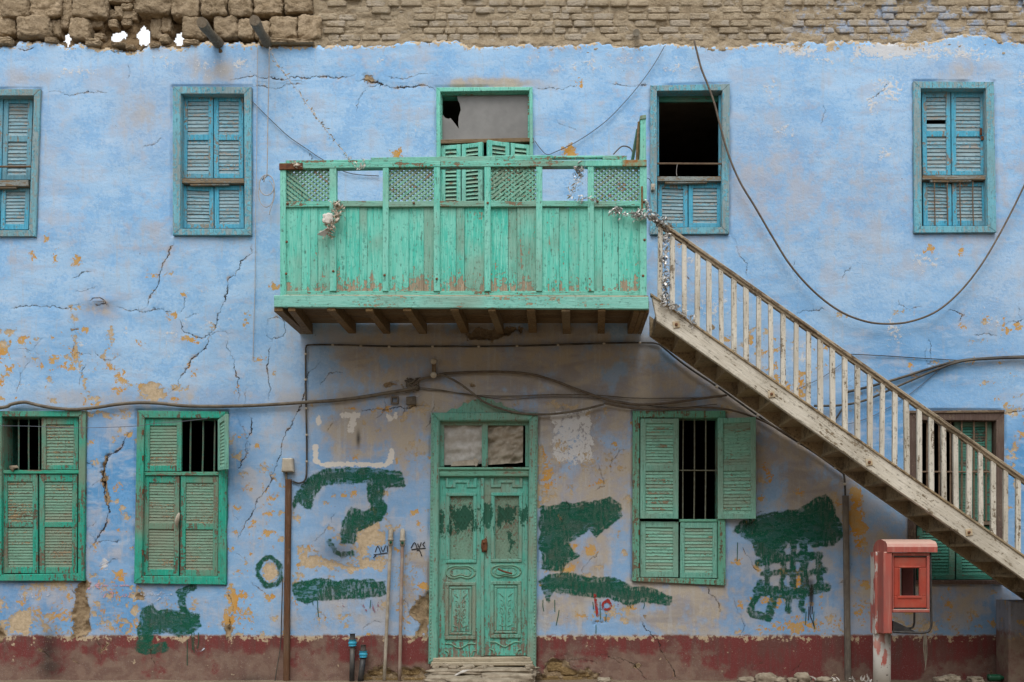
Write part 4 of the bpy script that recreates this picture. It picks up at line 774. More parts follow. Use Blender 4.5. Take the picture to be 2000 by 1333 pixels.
def blue_window(key, label, xs, vrows, low, sill, leaves_top=True, jit=0.0, missing=()):
    O, I = WIN[key]; win = mk('window', frame_mesh(O, I), M['blue_frame_v'], house, label=label)
    (a, b, c) = xs; (t0, p0, p1, p2, p3, t1) = vrows
    if leaves_top:
        hh = t1 - t0; rails = [(0, (p0 - t0) / hh), ((p1 - t0) / hh, (p2 - t0) / hh), ((p3 - t0) / hh, 1)]
        leaf(win, [(a[0], t0), (b[0], t0 - 0.5), (b[1], t1), (a[1], t1)], 0.05, 9.5, rails, (9, 9), M['blue_v'], M['blue_slat'], missing=missing)
        leaf(win, [(b[0], t0 - 0.5), (c[0], t0), (c[1], t1), (b[1], t1)], 0.054, 10, rails, (9, 9), M['blue_v'], M['blue_slat'])
    mk('sill_board', MB().add(quad_prism([(I[3][0] + 1, sill[0]), (I[2][0] - 1, sill[0]), (I[2][0] - 0.5, sill[1]), (I[3][0] + 0.5, sill[1])], 0.0, 0.12)), M['greyboard'], win)
    mk('sill_lip', MB().add(quad_prism([(a[1] + 14, sill[1] + 0.5), (c[1] - 28, sill[1] + 0.5), (c[1] - 29, sill[1] + 4), (a[1] + 16, sill[1] + 5)], 0.01, 0.05)), M['greyboard'], win)
    l0, q0, q1, l1 = low; hh = l1 - l0; rails = [(0, (q0 - l0) / hh), ((q1 - l0) / hh, 1)]
    leaf(win, [(a[2], l0), (b[2], l0 + 3), (b[3], l1), (a[3], l1)], 0.06, 9.5, rails, (10,), M['blue_v'], M['blue_slat'], jit=0.004)
    leaf(win, [(b[2], l0), (c[2], l0), (c[3], l1), (b[3], l1)], 0.056, 9.5, rails, (10,), M['blue_v'], M['blue_slat'])
    return win
w1 = blue_window('W1', 'blue window cut off by the picture edge with a brown rod across its shutters', ((-56, -58, -58, -60), (7, 3, 2, 0), (65, 60, 59, 56)), (190, 202, 265, 277, 342, 352), (367, 374, 438, 449), (352, 364))
mk('rod', ptube([(-60, 326, -0.02), (62, 326, -0.02)], 0.012, 6, 1), M['ironbrown'], w1)
w2 = blue_window('W2', 'blue shuttered window left of the green balcony, all shutters closed', ((356.5, 355.5, 355.5, 355), (416.5, 417, 418, 418), (476, 476, 476, 477)), (187, 198, 263, 274, 339, 349), (362, 371, 438, 446.5), (349, 358))
w4 = blue_window('W4', 'blue window with open dark upper half above the stair top', ((1283.5, 1283.5, 1283.5, 1283.5), (1344, 1344, 1344, 1344), (1410, 1410, 1410, 1410)), (182, 198, 263, 274, 339, 345), (355, 367, 436, 444.5), (345, 354), False)
mk('rod', ptube([(1284, 320, -0.015), (1411, 320.5, -0.015)], 0.011, 6, 1), M['ironbrown'], w4)
mk('lintel_board', MB().add(rect_px(1284, 181, 1411, 199, 0.10, 0.14)), M['dkgreen'], w4)
mk('jamb_strip', MB().add(rect_px(1404, 186, 1411, 344, 0.04, 0.09)), M['blue_v'], w4); mk('jamb_strip', MB().add(rect_px(1283.5, 186, 1287, 344, 0.05, 0.12)), M['blue_v'], w4)
mk('hanging_cord', ptube([(1323, 321, -0.02), (1321, 335, -0.015), (1322, 344, -0.01)], 0.003, 5, 4), M['string'], w4)
w5 = blue_window('W5', 'blue shuttered window with thin bars across its lower shutters, right of the hanging cable', ((1799.5, 1802, 1802, 1803), (1857, 1858, 1859, 1860), (1924.5, 1926, 1927, 1929)), (178, 190, 256, 267, 334, 343), (356, 364, 431, 442), (343, 351), missing=(7,))
bars(w5, (1825, 1850, 1875, 1900), 352, 441, 0.025, 0.0075, M['ironbrown'], lean=1.5)
mk('hinge_plate', MB().add(rect_px(1914, 250, 1919, 264, 0.04, 0.05)).add(rect_px(1916, 266, 1922, 274, 0.04, 0.05)), M['rust'], w5)

# window and door behind the balcony
O, I = WIN['W3']
w3 = mk('balcony_door', frame_mesh(O, I, -0.035), M['balc_post'], house, label='tall balcony door with broken grey fanlight pane and folding louvred leaves')
mk('transom_bar', MB().add(quad_prism([(853, 273), (1042, 269), (1042, 277), (853, 281)], -0.03, 0.08)), M['floorboard'], w3)
mk('inner_frame', MB().add(quad_prism([(860, 180), (1034, 177), (1034, 183), (860, 186)], 0.02, 0.07)).add(rect_px(860, 183, 863.5, 275, 0.02, 0.07)).add(rect_px(1031, 181, 1035, 271, 0.02, 0.07)), M['balc_x'], w3)
pane_px = [(893, 186), (1032, 184), (1034, 271), (862, 274), (862, 226), (866, 226), (870, 231), (876, 232.5), (880, 231), (888, 241), (896, 252), (895, 240), (896, 228), (900, 215), (898, 203), (894, 195)]
ff = [tuple(P(u, v, 0.05)) for u, v in pane_px]; bb = [tuple(P(u, v, 0.05) + Vector((0, 0.006, 0))) for u, v in pane_px]; n = len(ff)
mk('pane', (ff + bb, [tuple(range(n))[::-1]] + [(i, (i + 1) % n, n + (i + 1) % n, n + i) for i in range(n)] + [tuple(range(n, 2 * n))]), M['greyglass'], w3)
rl = [(0, 0.03), (0.42, 0.45), (0.95, 1)]
for px, ys in (([(861, 283), (900, 281), (900, 597), (861, 597)], (0.0, -0.06, -0.06, 0.0)), ([(901, 281), (942, 276), (942, 597), (901, 597)], (-0.06, -0.2, -0.2, -0.06)), ([(953, 272), (996, 278), (996, 597), (953, 597)], (-0.24, -0.06, -0.06, -0.24)), ([(997, 278), (1037, 282), (1037, 597), (997, 597)], (-0.06, 0.0, 0.0, -0.06))):
    leaf(w3, px, ys, 8.5, rl, (16, 0), M['balc_post'], M['pale_slat'], tilt=0.014)

# lower windows
def low_window(key, label, mf, yf=-0.04): 
    O, I = WIN[key]; return mk('window', frame_mesh(O, I, yf), mf, house, label=label)
l1 = low_window('L1', 'green ground floor window cut off by the picture edge with one upper shutter missing', M['green_v'])
RL3 = lambda t, a, b, c, d, e_: [(0, (a - t) / (e_ - t)), ((b - t) / (e_ - t), (c - t) / (e_ - t)), ((d - t) / (e_ - t), 1)]
leaf(l1, [(80, 815), (154, 815), (153, 918), (80, 918)], 0.0, 10, [(0, 0.14), (0.91, 1)], (13,), M['green_v'], M['green_louvre'], True, tilt=0.004)
for px in ([(3, 926), (74, 926), (75, 1121), (4, 1121)], [(75.5, 926), (152, 926), (151, 1121), (76, 1121)]): leaf(l1, px, 0.004, 11, RL3(926, 941, 1020, 1030, 1108, 1121), (14, 14), M['green_v'], M['green_louvre'], True, tilt=0.004)
mk('middle_rail', MB().add(rect_px(3, 918.5, 154, 925.5, -0.01, 0.08)), M['green_x'], l1); bars(l1, (36.5, 56.5, 76.5), 814, 918, 0.06, 0.009, M['irongreen'])
leaf(l1, [(-46, 806), (3.5, 813), (3.5, 918), (-46, 925)], (-0.32, -0.02, -0.02, -0.32), 9, [(0, 0.12), (0.9, 1)], (13,), M['pale_v'], M['pale_slat'], True)
mk('inner_shutter', Quad([(10, 816), (38, 822), (38, 914), (10, 918)], (0.12, 0.45, 0.45, 0.12)).box(0, 1, 0, 1, 0, 0.03), M['dkgreen'], l1)
l2 = low_window('L2', 'green ground floor window with upper right shutter swung open', M['green_v'])
leaf(l2, [(282, 817), (356, 817), (355, 921), (281.5, 921.5)], -0.015, 10.5, [(0, 0.14), (0.89, 1)], (13,), M['green_v'], M['green_louvre'], True, tilt=0.004)
mk('middle_rail', MB().add(rect_px(280, 922, 427, 929, -0.012, 0.08)), M['green_x'], l2)
for px in ([(280, 929), (351, 930), (350, 1126), (277.5, 1125)], [(352, 929), (428, 930), (426, 1126.5), (350.5, 1126.5)]): leaf(l2, px, 0.004, 11, RL3(929, 943, 1022, 1034, 1113, 1126), (14, 14), M['green_v'], M['green_louvre'], True, tilt=0.004)
bars(l2, (373, 397, 420), 817, 922, 0.05, 0.010, M['irongreen'], lean=-1.5)
leaf(l2, [(425, 820), (441, 808), (441, 917), (425, 920)], (-0.045, -0.40, -0.40, -0.045), 3.6, [(0, 0.1), (0.93, 1)], (13,), M['pale_v'], M['pale_slat'], True)
mk('rag', tube([P(350, 1002, -0.02), P(347, 1012, -0.04), P(345, 1022, -0.035), P(347, 1032, -0.02)], lambda t: 0.006 + 0.022 * math.sin(min(t * 1.1, 1) * math.pi) , 7, 4), M['cloth'], l2)
for v in (845, 895, 960, 1080): mk('hinge', ptube([(279.5, v - 5, -0.045), (279, v + 5, -0.045)], 0.010, 6, 1), M['rust'], l2)
l4 = low_window('L4', 'pale green window right of the door with one louvred shutter folded back on the wall', M['pale_frame'])
RLL = [(0, 0.053), (0.466, 0.525), (0.945, 1)]
leaf(l4, [(1250, 817), (1327, 817), (1326, 1014.5), (1249.5, 1014)], -0.05, 11.5, RLL, (14, 13), M['pale_v'], M['pale_slat'], jit=0.002)
leaf(l4, [(1401, 816.5), (1477.5, 814), (1477.5, 1014.5), (1401, 1015)], (-0.06, -0.15, -0.15, -0.06), 11.5, RLL, (14, 13), M['pale_v'], M['pale_slat'])
leaf(l4, [(1249.5, 1018), (1326, 1019), (1326, 1128.5), (1249.5, 1128)], -0.005, 11.5, [(0, 0.11), (0.9, 1)], (14,), M['pale_v'], M['pale_slat'], jit=0.002)
leaf(l4, [(1328, 1020), (1401.5, 1020), (1401.5, 1130), (1327, 1129.5)], -0.01, 9.5, [(0, 0.11), (0.9, 1)], (14,), M['pale_v'], M['pale_slat'], jit=0.002)
mk('middle_rail', MB().add(rect_px(1327, 1014.5, 1402, 1019.5, -0.02, 0.08)), M['pale_x'], l4)
bars(l4, (1334.5, 1356.5, 1378.5), 816, 1015, 0.06, 0.0085, M['iron'], [(1327, 1402, 919)], lean=-1)
for v in (832, 900, 1040, 1105): mk('hinge', ptube([(1248.5, v - 5, -0.05), (1248.5, v + 5, -0.05)], 0.009, 6, 1), M['rust'], l4)
l5 = low_window('L5', 'dark brown framed barred window behind the stair balusters', M['brown'])
mk('lintel', MB().add(quad_prism([(1770, 803), (1963, 801), (1962, 806), (1771, 808)], -0.055, 0.0)), M['brown_x'], l5)
leaf(l5, [(1863, 824), (1938, 824), (1938, 1018), (1863, 1018)], 0.05, 11, [(0, 0.05), (0.47, 0.53), (0.95, 1)], (15, 15), M['dkgreen'], M['dkgreen'], True)
mk('sill_board', MB().add(rect_px(1790, 1019, 1945, 1026, 0.0, 0.12)), M['brown_x'], l5)
for px in ([(1790, 1027), (1866, 1027), (1866, 1133), (1790, 1133)], [(1867, 1027), (1944, 1027), (1944, 1133), (1867, 1133)]): leaf(l5, px, 0.03, 12, [(0, 0.1), (0.9, 1)], (14,), M['dkgreen'], M['dkgreen'], True)
bars(l5, (1811, 1834, 1856, 1878, 1902, 1926), 823, 1019, 0.01, 0.011, M['ironbrown'], [(1790, 1945, 922)])

# ------------------------------------------------------------------ street door
O, I = WIN['DR']
dr = mk('door', frame_mesh(O, I, -0.06, 0.05, 0.2, 0.012), M['door_frame'], house, label='carved turquoise double street door with fanlight under a scalloped crest')
# scalloped crest
cr = [(872, 806), (882, 798), (893, 799), (902, 793), (905, 786), (914, 789), (922, 782), (933, 780), (942, 776), (951, 779), (962, 781), (970, 788), (979, 785), (983, 793), (994, 797), (1004, 799), (1018, 806)]
ff = [tuple(P(u, v, -0.03)) for u, v in cr]; bb = [tuple(P(u, v, -0.03) + Vector((0, 0.06, 0))) for u, v in cr]; n = len(ff)
mk('crest', (ff + bb, [tuple(range(n))[::-1]] + [(i, (i + 1) % n, n + (i + 1) % n, n + i) for i in range(n)]), M['door_frame'], dr)
# bead studs down the jambs
bd = MB()
for u0_, u1_ in ((846, 840.5), (1047, 1043.5)):
    for i in range(70):
        f_ = i / 69; c = P(u0_ + (u1_ - u0_) * f_, 815 + 470 * f_, -0.061); bd.add(rock(c, 0.009, 0.006, 0.012, i, 0.05, 2.2, 2))
mk('bead_moulding', bd, M['door_frame'], dr, True, kind='stuff')
mk('transom_bar', MB().add(rect_px(856, 917, 1034, 931, -0.035, 0.08, 0.01)).add(rect_px(855, 913, 1035, 918, -0.055, 0.02, 0.006)), M['door_x'], dr)
mk('transom_sash', MB().add(rect_px(941, 824, 952.5, 912, 0.012, 0.05)).add(rect_px(858, 823, 1034, 831, 0.016, 0.05)).add(rect_px(858, 829, 867, 912, 0.018, 0.05)).add(rect_px(1026, 829, 1034, 912, 0.018, 0.05)), M['door_frame'], dr)
def sheet(name, px, y, amp, mat, seed, diag=0.0):
    qd = Quad(px, y); n = 26; vs, fs = [], []
    for j in range(n + 1):
        for i in range(n + 1):
            s, t = i / n, j / n; z_ = mnoise.fractal(Vector((s * 3 + seed + t * diag, t * 3 - s * diag * 0.3, seed)), 1, 2, 4) * amp
            vs.append(qd(s, t, z_))
    for j in range(n):
        for i in range(n): a_ = j * (n + 1) + i; fs.append((a_ + n + 1, a_ + n + 2, a_ + 1, a_))
    return mk(name, (vs, fs), mat, dr, True)
sheet('plastic_sheet', [(866, 831), (942, 830), (942, 906), (866, 909)], 0.055, 0.035, M['plastic'], 3); sheet('cloth_sheet', [(951, 831), (1022, 830), (1021, 904), (951, 909)], 0.06, 0.06, M['cloth'], 9, 5.0)
mk('torn_card', MB().add(Quad([(885, 902), (930, 897), (934, 909), (880, 911)], (0.02, 0.04, 0.0, 0.0)).box(0, 1, 0, 1, 0, 0.004, 0.001)).add(Quad([(925, 893), (936, 899), (930, 912), (926, 908)], (0.02, 0.03, -0.02, 0.0)).box(0, 1, 0, 1, 0, 0.004, 0.001)), M['cloth'], dr)
def door_leaf(px, y, x0):
    qd = Quad(px, y); wp = 86.0; hp = 352.0
    S = lambda u: (u - x0) / wp
    T = lambda v: (v - 932) / hp
    lf = MB(); lf.add(qd.box(0, 1, 0, T(968), 0.0, 0.045)); lf.add(qd.box(0, S(x0 + 23), T(968), T(1094), 0.0, 0.045)); lf.add(qd.box(S(x0 + 68), 1, T(968), T(1094), 0.0, 0.045)); lf.add(qd.box(0, 1, T(1094), 1, 0.0, 0.045))
    mk('door_leaf', lf, M['door_v'], dr)
    def ring(u0, v0, u1, v1, wd, d0, name, mat):
        m_ = MB(); m_.add(qd.box(S(u0), S(u1), T(v0), T(v0 + wd), d0, 0.01, 0.006)); m_.add(qd.box(S(u0), S(u1), T(v1 - wd), T(v1), d0, 0.01, 0.006)); m_.add(qd.box(S(u0), S(u0 + wd), T(v0 + wd), T(v1 - wd), d0, 0.01, 0.006)); m_.add(qd.box(S(u1 - wd), S(u1), T(v0 + wd), T(v1 - wd), d0, 0.01, 0.006)); return mk(name, m_, mat, dr)
    b = x0
    ring(b + 15, 963, b + 75, 1100, 6.5, -0.018, 'screen_frame', M['door_v'])
    sc_ = MB(); n = 15
    q2 = Quad([tuple(((b + 21) , 969)), (b + 69, 969), (b + 69, 1094), (b + 21, 1094)], y + 0.012)
    asp = q2.h / q2.w
    def seg(s0, t0, s1, t1): sc_.add(tube([q2(s0, t0, 0), q2(s1, t1, 0)], 0.0021, 4, 1))
    for i in range(-16, 12):
        for sgn in (1, -1):       # diamond mesh, cells taller than wide
            t0 = i / 11; pts = []
            for s in np.linspace(0, 1, 12): pts.append((s, t0 + s * 0.60 if sgn > 0 else t0 + (1 - s) * 0.60))
            pts = [p for p in pts if 0 <= p[1] <= 1]
            if len(pts) > 1: seg(*pts[0], *pts[-1])
    mk('wire_screen', sc_, M['door_screen'], dr, kind='stuff')
    mk('screen_backing', MB().add(q2.box(0, 1, 0, 1, 0.012, 0.02)), M['door_screen'], dr)
    # greek key
    kp = [(b + 17, 936), (b + 17, 950), (b + 31, 950), (b + 31, 941), (b + 58, 941), (b + 58, 950), (b + 72, 950), (b + 72, 936)]
    km = MB()
    for (a0, a1), (c0, c1) in zip(kp[:-1], kp[1:]): km.add(qd.box(S(min(a0, c0) - 2.8), S(max(a0, c0) + 2.8), T(min(a1, c1) - 2.8), T(max(a1, c1) + 2.8), -0.016 - 0.0007 * random.random(), 0.01, 0.004))
    mk('key_moulding', km, M['door_v'], dr)
    # kidney moulding: two closed rings
    for rr, nm in ((1.0, 'cartouche_moulding'), (0.72, 'cartouche_moulding')):
        pts = []
        for i in range(33):
            a_ = 2 * math.pi * i / 32; du = 28 * rr * math.cos(a_); dv = (13.5 * rr - 5.5 * math.exp(-(du / 9) ** 2) * (1 if math.sin(a_) > 0 else 0.35)) * math.copysign(abs(math.sin(a_)) ** 0.75, math.sin(a_))
            pts.append(qd(S(b + 44 + du), T(1118 + dv), -0.002))
        mk(nm, tube(pts, 0.011 if rr == 1 else 0.008, 6, 1), M['door_x'], dr, True)
    ring(b + 14, 1137, b + 74, 1249, 7, -0.02, 'lower_panel_frame', M['door_dark']); ring(b + 22, 1146, b + 66, 1240, 4.5, -0.012, 'lower_panel_frame', M['door_dark'])
    pn = MB(); pn.add(qd.box(S(b + 28), S(b + 60), T(1152), T(1234), -0.006, 0.01)); mk('carved_panel', pn, M['door_v'], dr)
    cv_ = MB()
    for sg in (-1, 1):
        for k_, (dv, r_) in enumerate(((1180, 6), (1196, 6), (1211, 5))):
            pts = [qd(S(b + 44 + sg * (2 + r_ * (0.5 + 0.5 * math.cos(a_)) + 3.5 * a_ / 5)), T(dv + r_ * math.sin(a_)), -0.008) for a_ in np.linspace(0, 5.2, 14)]; cv_.add(tube(pts, 0.0055, 5, 1))
        cv_.add(tube([qd(S(b + 44 + sg * 14), T(1222), -0.008), qd(S(b + 44 + sg * 4), T(1226), -0.008)], 0.006, 5, 1)); cv_.add(tube([qd(S(b + 44 + sg * 13), T(1160), -0.008), qd(S(b + 44 + sg * 5), T(1168), -0.008)], 0.006, 5, 1))
    cv_.add(qd.box(S(b + 43.2), S(b + 44.8), T(1152), T(1234), -0.012, 0.0, 0.002)); mk('carving', cv_, M['door_dark'], dr, True)
    pts = [qd(S(b + 44 + x_), T(v_), -0.003) for x_, v_ in ((-30, 1257), (-18, 1258), (-8, 1264), (0, 1266), (8, 1262), (18, 1257), (30, 1258))]
    mk('scroll_moulding', tube(pts, 0.009, 6, 4), M['door_x'], dr, True)
    for sg in (-1, 1): mk('scroll_moulding', tube([qd(S(b + 44 + sg * 30), T(1271), -0.002), qd(S(b + 44 + sg * 24), T(1273), -0.002), qd(S(b + 44 + sg * 22), T(1281), -0.002)], 0.009, 6, 4), M['door_x'], dr, True)
door_leaf([(856.5, 932), (942.5, 932), (941, 1284), (855, 1284.5)], 0.012, 856.0)
door_leaf([(944, 932), (1032, 932), (1029.5, 1281), (943, 1281)], 0.016, 944.0)
mk('astragal', MB().add(rect_px(939, 933, 945.5, 1283, -0.012, 0.03, 0.008)), M['door_v'], dr)
mk('lock_plate', (lambda m_: m_.add(rock(P(946, 1066, -0.02), 0.035, 0.014, 0.075, 4, 0.25, 3, 6)).add(rock(P(945, 1060, -0.03), 0.018, 0.02, 0.02, 5, 0.1, 2, 5)))(MB()), M['rust'], dr, True)
mk('door_handle', tube([P(973, 1112, -0.03), P(985, 1117, -0.045), P(1000, 1121, -0.03)], 0.012, 6, 5), M['rust'], dr, True)
mk('threshold', MB().add(quad_prism([(846, 1286), (1036, 1284), (1038, 1293), (844, 1294)], -0.10, 0.1, 0.01)).add(quad_prism([(842, 1294), (1040, 1293), (1041, 1301), (840, 1303)], -0.16, 0.1, 0.012)), M['threshold'], dr)

# exposed bricks at the base of the wall, and loose rubble in the patches
for i, (u, v, wd, ht) in enumerate(((742, 1313, 52, 13), (800, 1312, 56, 12), (708, 1330, 40, 20), (757, 1332, 52, 22), (815, 1333, 56, 22), (1083, 1302, 30, 20), (1112, 1310, 40, 18), (1144, 1316, 34, 14), (1072, 1328, 46, 18), (1118, 1330, 44, 20), (1164, 1331, 42, 18))):
    c = P(u, v, 0.082); mk('base_brick', rock(c, wd / 330, 0.055, ht / 330, i * 2.1, 0.12, 6, 9), M['basebrick'], house, True)

# ------------------------------------------------------------------ handwriting and paint drips on the plaster
def ribbon(pts, w_):
    pts = spline([Vector((u, v, 0)) for u, v in pts], 3); vs, fs = [], []
    for i, p in enumerate(pts):
        d = pts[min(i + 1, len(pts) - 1)] - pts[max(i - 1, 0)]; d.normalize(); n = Vector((-d.y, d.x, 0)) * w_
        for q_ in (p + n, p - n): vs.append(P(q_.x, q_.y, 0) + Vector((0, wally(q_.x, q_.y) - 0.006, 0)))
    for i in range(len(pts) - 1): fs.append((2 * i, 2 * i + 1, 2 * i + 3, 2 * i + 2))
    return vs, fs
def write(strokes, w_, mat, label):
    m_ = MB()
    for s in strokes: m_.add(ribbon(s, w_))
    return mk('wall_writing', m_, mat, house, label=label)
write([[(803, 1071), (810, 1060), (815, 1072)], [(816, 1062), (819, 1070), (823, 1060)], [(830, 1059), (826, 1064), (830, 1068)], [(804, 1074), (832, 1071)], [(814, 1076), (820, 1076), (824, 1087)]], 1.0, M['g_black'], 'black handwritten numerals beside the door')
write([[(733, 1079), (738, 1067), (744, 1081)], [(744, 1068), (748, 1078), (753, 1066)], [(756, 1066), (757, 1078)], [(730, 1084), (745, 1082), (757, 1080)], [(729, 1090), (735, 1085)]], 0.9, M['g_black'], 'black handwritten numerals beside the thin pipes')
write([[(1162, 1160), (1164, 1180), (1167, 1204)]], 2.6, M['g_red'], 'red painted figure one'); write([[(1185 + 8 * math.cos(a_), 1183 + 8 * math.sin(a_)) for a_ in np.linspace(0.4, 6.6, 12)], [(1181, 1177), (1187, 1172), (1190, 1176)], [(1205, 1182), (1208, 1183)]], 2.4, M['g_red'], 'red painted ring and dot')
write([[(252, 1144), (220, 1144), (187, 1144)], [(196, 1139), (186, 1144), (195, 1149)], [(178, 1137), (173, 1142), (178, 1146), (172, 1151)]], 1.5, M['g_pink'], 'pink chalk arrow between the windows')
write([[(200, 1155), (196, 1160), (201, 1162)], [(209, 1153), (203, 1168)], [(212, 1155), (216, 1158), (220, 1154), (219, 1168)], [(225, 1158), (227, 1166)], [(232, 1162), (233, 1163)], [(244, 1160), (239, 1163), (243, 1166), (247, 1162), (244, 1160)], [(252, 1155), (255, 1163), (250, 1166)]], 1.2, M['g_pink'], 'pink chalk numerals under the arrow')
write([[(36, 1160), (40, 1166), (48, 1166), (50, 1158)], [(56, 1160), (56, 1169), (50, 1173)], [(62, 1158), (63, 1167)], [(63, 1167), (72, 1167), (74, 1162), (78, 1167), (88, 1166)], [(88, 1166), (94, 1163), (99, 1158)], [(68, 1171), (70, 1172)]], 1.0, M['g_white'], 'faint white chalk script under the cut off window')
write([[(274, 1160), (283, 1163), (287, 1156)], [(290, 1164), (298, 1160), (296, 1155), (292, 1158), (299, 1164)], [(299, 1162), (310, 1162), (316, 1155), (322, 1162), (340, 1160)], [(300, 1172), (308, 1172), (312, 1168), (318, 1172)], [(322, 1166), (323, 1176)], [(327, 1166), (327, 1180)]], 1.1, M['g_white'], 'white chalk script under the window with the open shutter')
write([[(659, 1184), (662, 1173), (674, 1187)], [(704, 1178), (712, 1172), (708, 1180), (718, 1196)], [(724, 1173), (734, 1198), (740, 1176)]], 1.7, M['g_purple'], 'faded purple numerals under the green stroke')
write([[(400, 1266), (392, 1272), (378, 1271)], [(403, 1240), (402, 1250)]], 1.2, M['g_white'], 'pale chalk curl on the red band')
R2 = random.Random(5); dd = []
for (u0_, u1_, v, L_, n) in ((350, 390, 1236, 26, 7), (1060, 1110, 1172, 34, 5), (1120, 1300, 1176, 22, 9), (590, 740, 1172, 22, 7), (1440, 1500, 1060, 30, 6), (1560, 1600, 1195, 24, 4)):
    for _ in range(n // 2):
        u = R2.uniform(u0_, u1_); l_ = L_ * R2.uniform(0.4, 1.6); dd.append([(u, v), (u + R2.uniform(-1, 1), v + l_ / 2), (u + R2.uniform(-2, 2), v + l_)])
dd += [[(1092, 1192), (1090, 1204), (1086, 1222)], [(1184, 1200), (1183, 1215)], [(366, 1250), (366, 1300)], [(1164, 1220), (1164, 1238)]]
write(dd, 0.7, M['g_green'], 'thin green paint drips')['kind'] = 'stuff'
write([[(1584, 1180), (1582, 1200), (1586, 1212), (1590, 1224)], [(1580, 1185), (1579, 1212)], [(1587, 1185), (1586, 1200)]], 0.9, M['g_black'], 'black spray paint drips')

# ================================================================== BALCONY
YB = -1.1
bal = thing('balcony', P(900, 600, YB / 2), 'weathered turquoise wooden balcony with lattice panels on brown joists', 'balcony')
mk('fascia_board', MB().add(quad_prism([(535, 577), (1267, 580), (1267, 604), (535, 600)], YB - 0.05, YB + 0.0, 0.006)), M['balc_fascia'], bal)
mk('bottom_rail', MB().add(quad_prism([(556, 568.5), (1253, 569), (1253, 579), (556, 577)], YB - 0.02, YB + 0.03)), M['balc_x'], bal)
mk('ledge_strip', MB().add(quad_prism([(560, 576), (1266, 577.5), (1267, 581), (540, 578)], YB - 0.045, YB + 0.03, 0.003)), M['threshold'], bal)
PX = [(547, 558), (643.5, 656.5), (747, 758.5), (847, 859), (946, 958), (1047, 1059), (1148, 1160), (1250, 1263)]
for i, (a_, b_) in enumerate(PX):
    vt = 325 - 0.9 * i; mk('post', MB().add(quad_prism([(a_ + R.uniform(-.6, .6), vt), (b_ + R.uniform(-.6, .6), vt), (b_, 578 if i in (0, 7) else 569), (a_, 578 if i in (0, 7) else 569)], YB - 0.035, YB + 0.04)), M['balc_post'], bal)
mk('top_rail', MB().add(quad_prism([(550, 319), (860, 315), (860, 326), (550, 330)], YB - 0.04, YB + 0.05)), M['balc_x'], bal); mk('top_rail', MB().add(quad_prism([(860.5, 315), (1142, 313), (1142, 325), (860.5, 326)], YB - 0.04, YB + 0.05)), M['balc_x'], bal); mk('top_rail', MB().add(quad_prism([(1142.5, 313), (1262, 312.5), (1262, 324), (1142.5, 325)], YB - 0.042, YB + 0.05)), M['balc_post'], bal)
for px in ([(558, 313.5), (724, 312), (724, 318), (558, 320)], [(724.5, 308), (968, 305), (968, 315), (724.5, 317)], [(968.5, 304), (1079, 303.5), (1079, 313.5), (968.5, 315)], [(1177, 304), (1224, 304), (1224, 313), (1177, 313)]): mk('cap_board', MB().add(quad_prism(px, YB - 0.03, YB + 0.06)), M['balc_x'], bal)
mk('cap_pipe', ptube([(1078, 309, YB), (1178, 308, YB)], 0.022, 8, 1), M['balc_x'], bal, True)
mk('corner_strap', MB().add(quad_prism([(545, 319.5), (591, 318.5), (591, 330.5), (545, 331.5)], YB - 0.05, YB - 0.02, 0.002)), M['rust'], bal); mk('corner_strap', MB().add(quad_prism([(1216, 312.5), (1263, 312.5), (1263, 324.5), (1216, 324.5)], YB - 0.052, YB - 0.02, 0.002)), M['rustgreen'], bal)
SEAM = [(589, 606, 621), (676, 702, 717), (799, 828), (891, 907), (993, 1010), (1092, 1111, 1131), (1177, 1208)]
for c in range(7):
    a_, b_ = PX[c][1] - 1, PX[c + 1][0] + 1
    dv = R.uniform(-1, 1)
    mk('mid_rail', MB().add(quad_prism([(a_, 393 + dv), (b_, 392.5), (b_, 403.5), (a_, 404 + dv)], YB - 0.03, YB + 0.03)), M['balc_x'], bal)
    xs = [a_, *SEAM[c], b_]
    mk('seam_dark_board', MB().add(rect_px(a_, 408, b_, 569, YB + 0.030, YB + 0.045)), M['beam'], bal)  # added dark board behind the planks so their seams read as shade
    for k, (p0, p1) in enumerate(zip(xs[:-1], xs[1:])):
        gp = R.choice((0.12, 0.15, 0.5))
        t0 = 402 + (3.5 if c == 5 and k < 2 else 0); sk = R.uniform(-.4, .4)
        mk('plank', MB().add(quad_prism([(p0 + .12, t0), (p1 - gp, t0 + R.uniform(-1, 2)), (p1 - gp - 0.4 * abs(sk), 570.5), (p0 + .12, 570.5)], YB + R.uniform(-0.008, 0.008), YB + 0.022, 0.003)), M['balc_v'], bal)
    if c in (0, 2, 4, 6):
        qd = Quad([(a_, 328), (b_, 327), (b_, 394), (a_, 394)], YB + 0.004); asp = qd.h / qd.w; n = 15
        for layer in (0, 1):
            fwd = (c == 0) == (layer == 0)     # True: falls to the right
            for i in range(-n, n + 1):
                # line t = t0 +/- s*slope in panel units, clipped to 0..1
                sl2 = 0.78 / asp; t0 = i * 0.135 + 0.05 * layer; pts = []
                for s in np.linspace(0, 1, 41):
                    t = t0 + (s if fwd else 1 - s) * sl2
                    if 0 <= t <= 1: pts.append((s, t))
                if len(pts) < 2: continue
                d0 = -0.008 + layer * 0.011
                p0 = qd(*pts[0], d0 + 0.004); p1 = qd(*pts[-1], d0 + 0.004)
                if (p1 - p0).length < 0.03: continue
                mk('lattice_strip', beam(p0, p1, 0.009, 0.0225 * R.uniform(0.85, 1.1), (p1 - p0).cross(Vector((0, 1, 0))), 0.001), M['lattice'], bal)
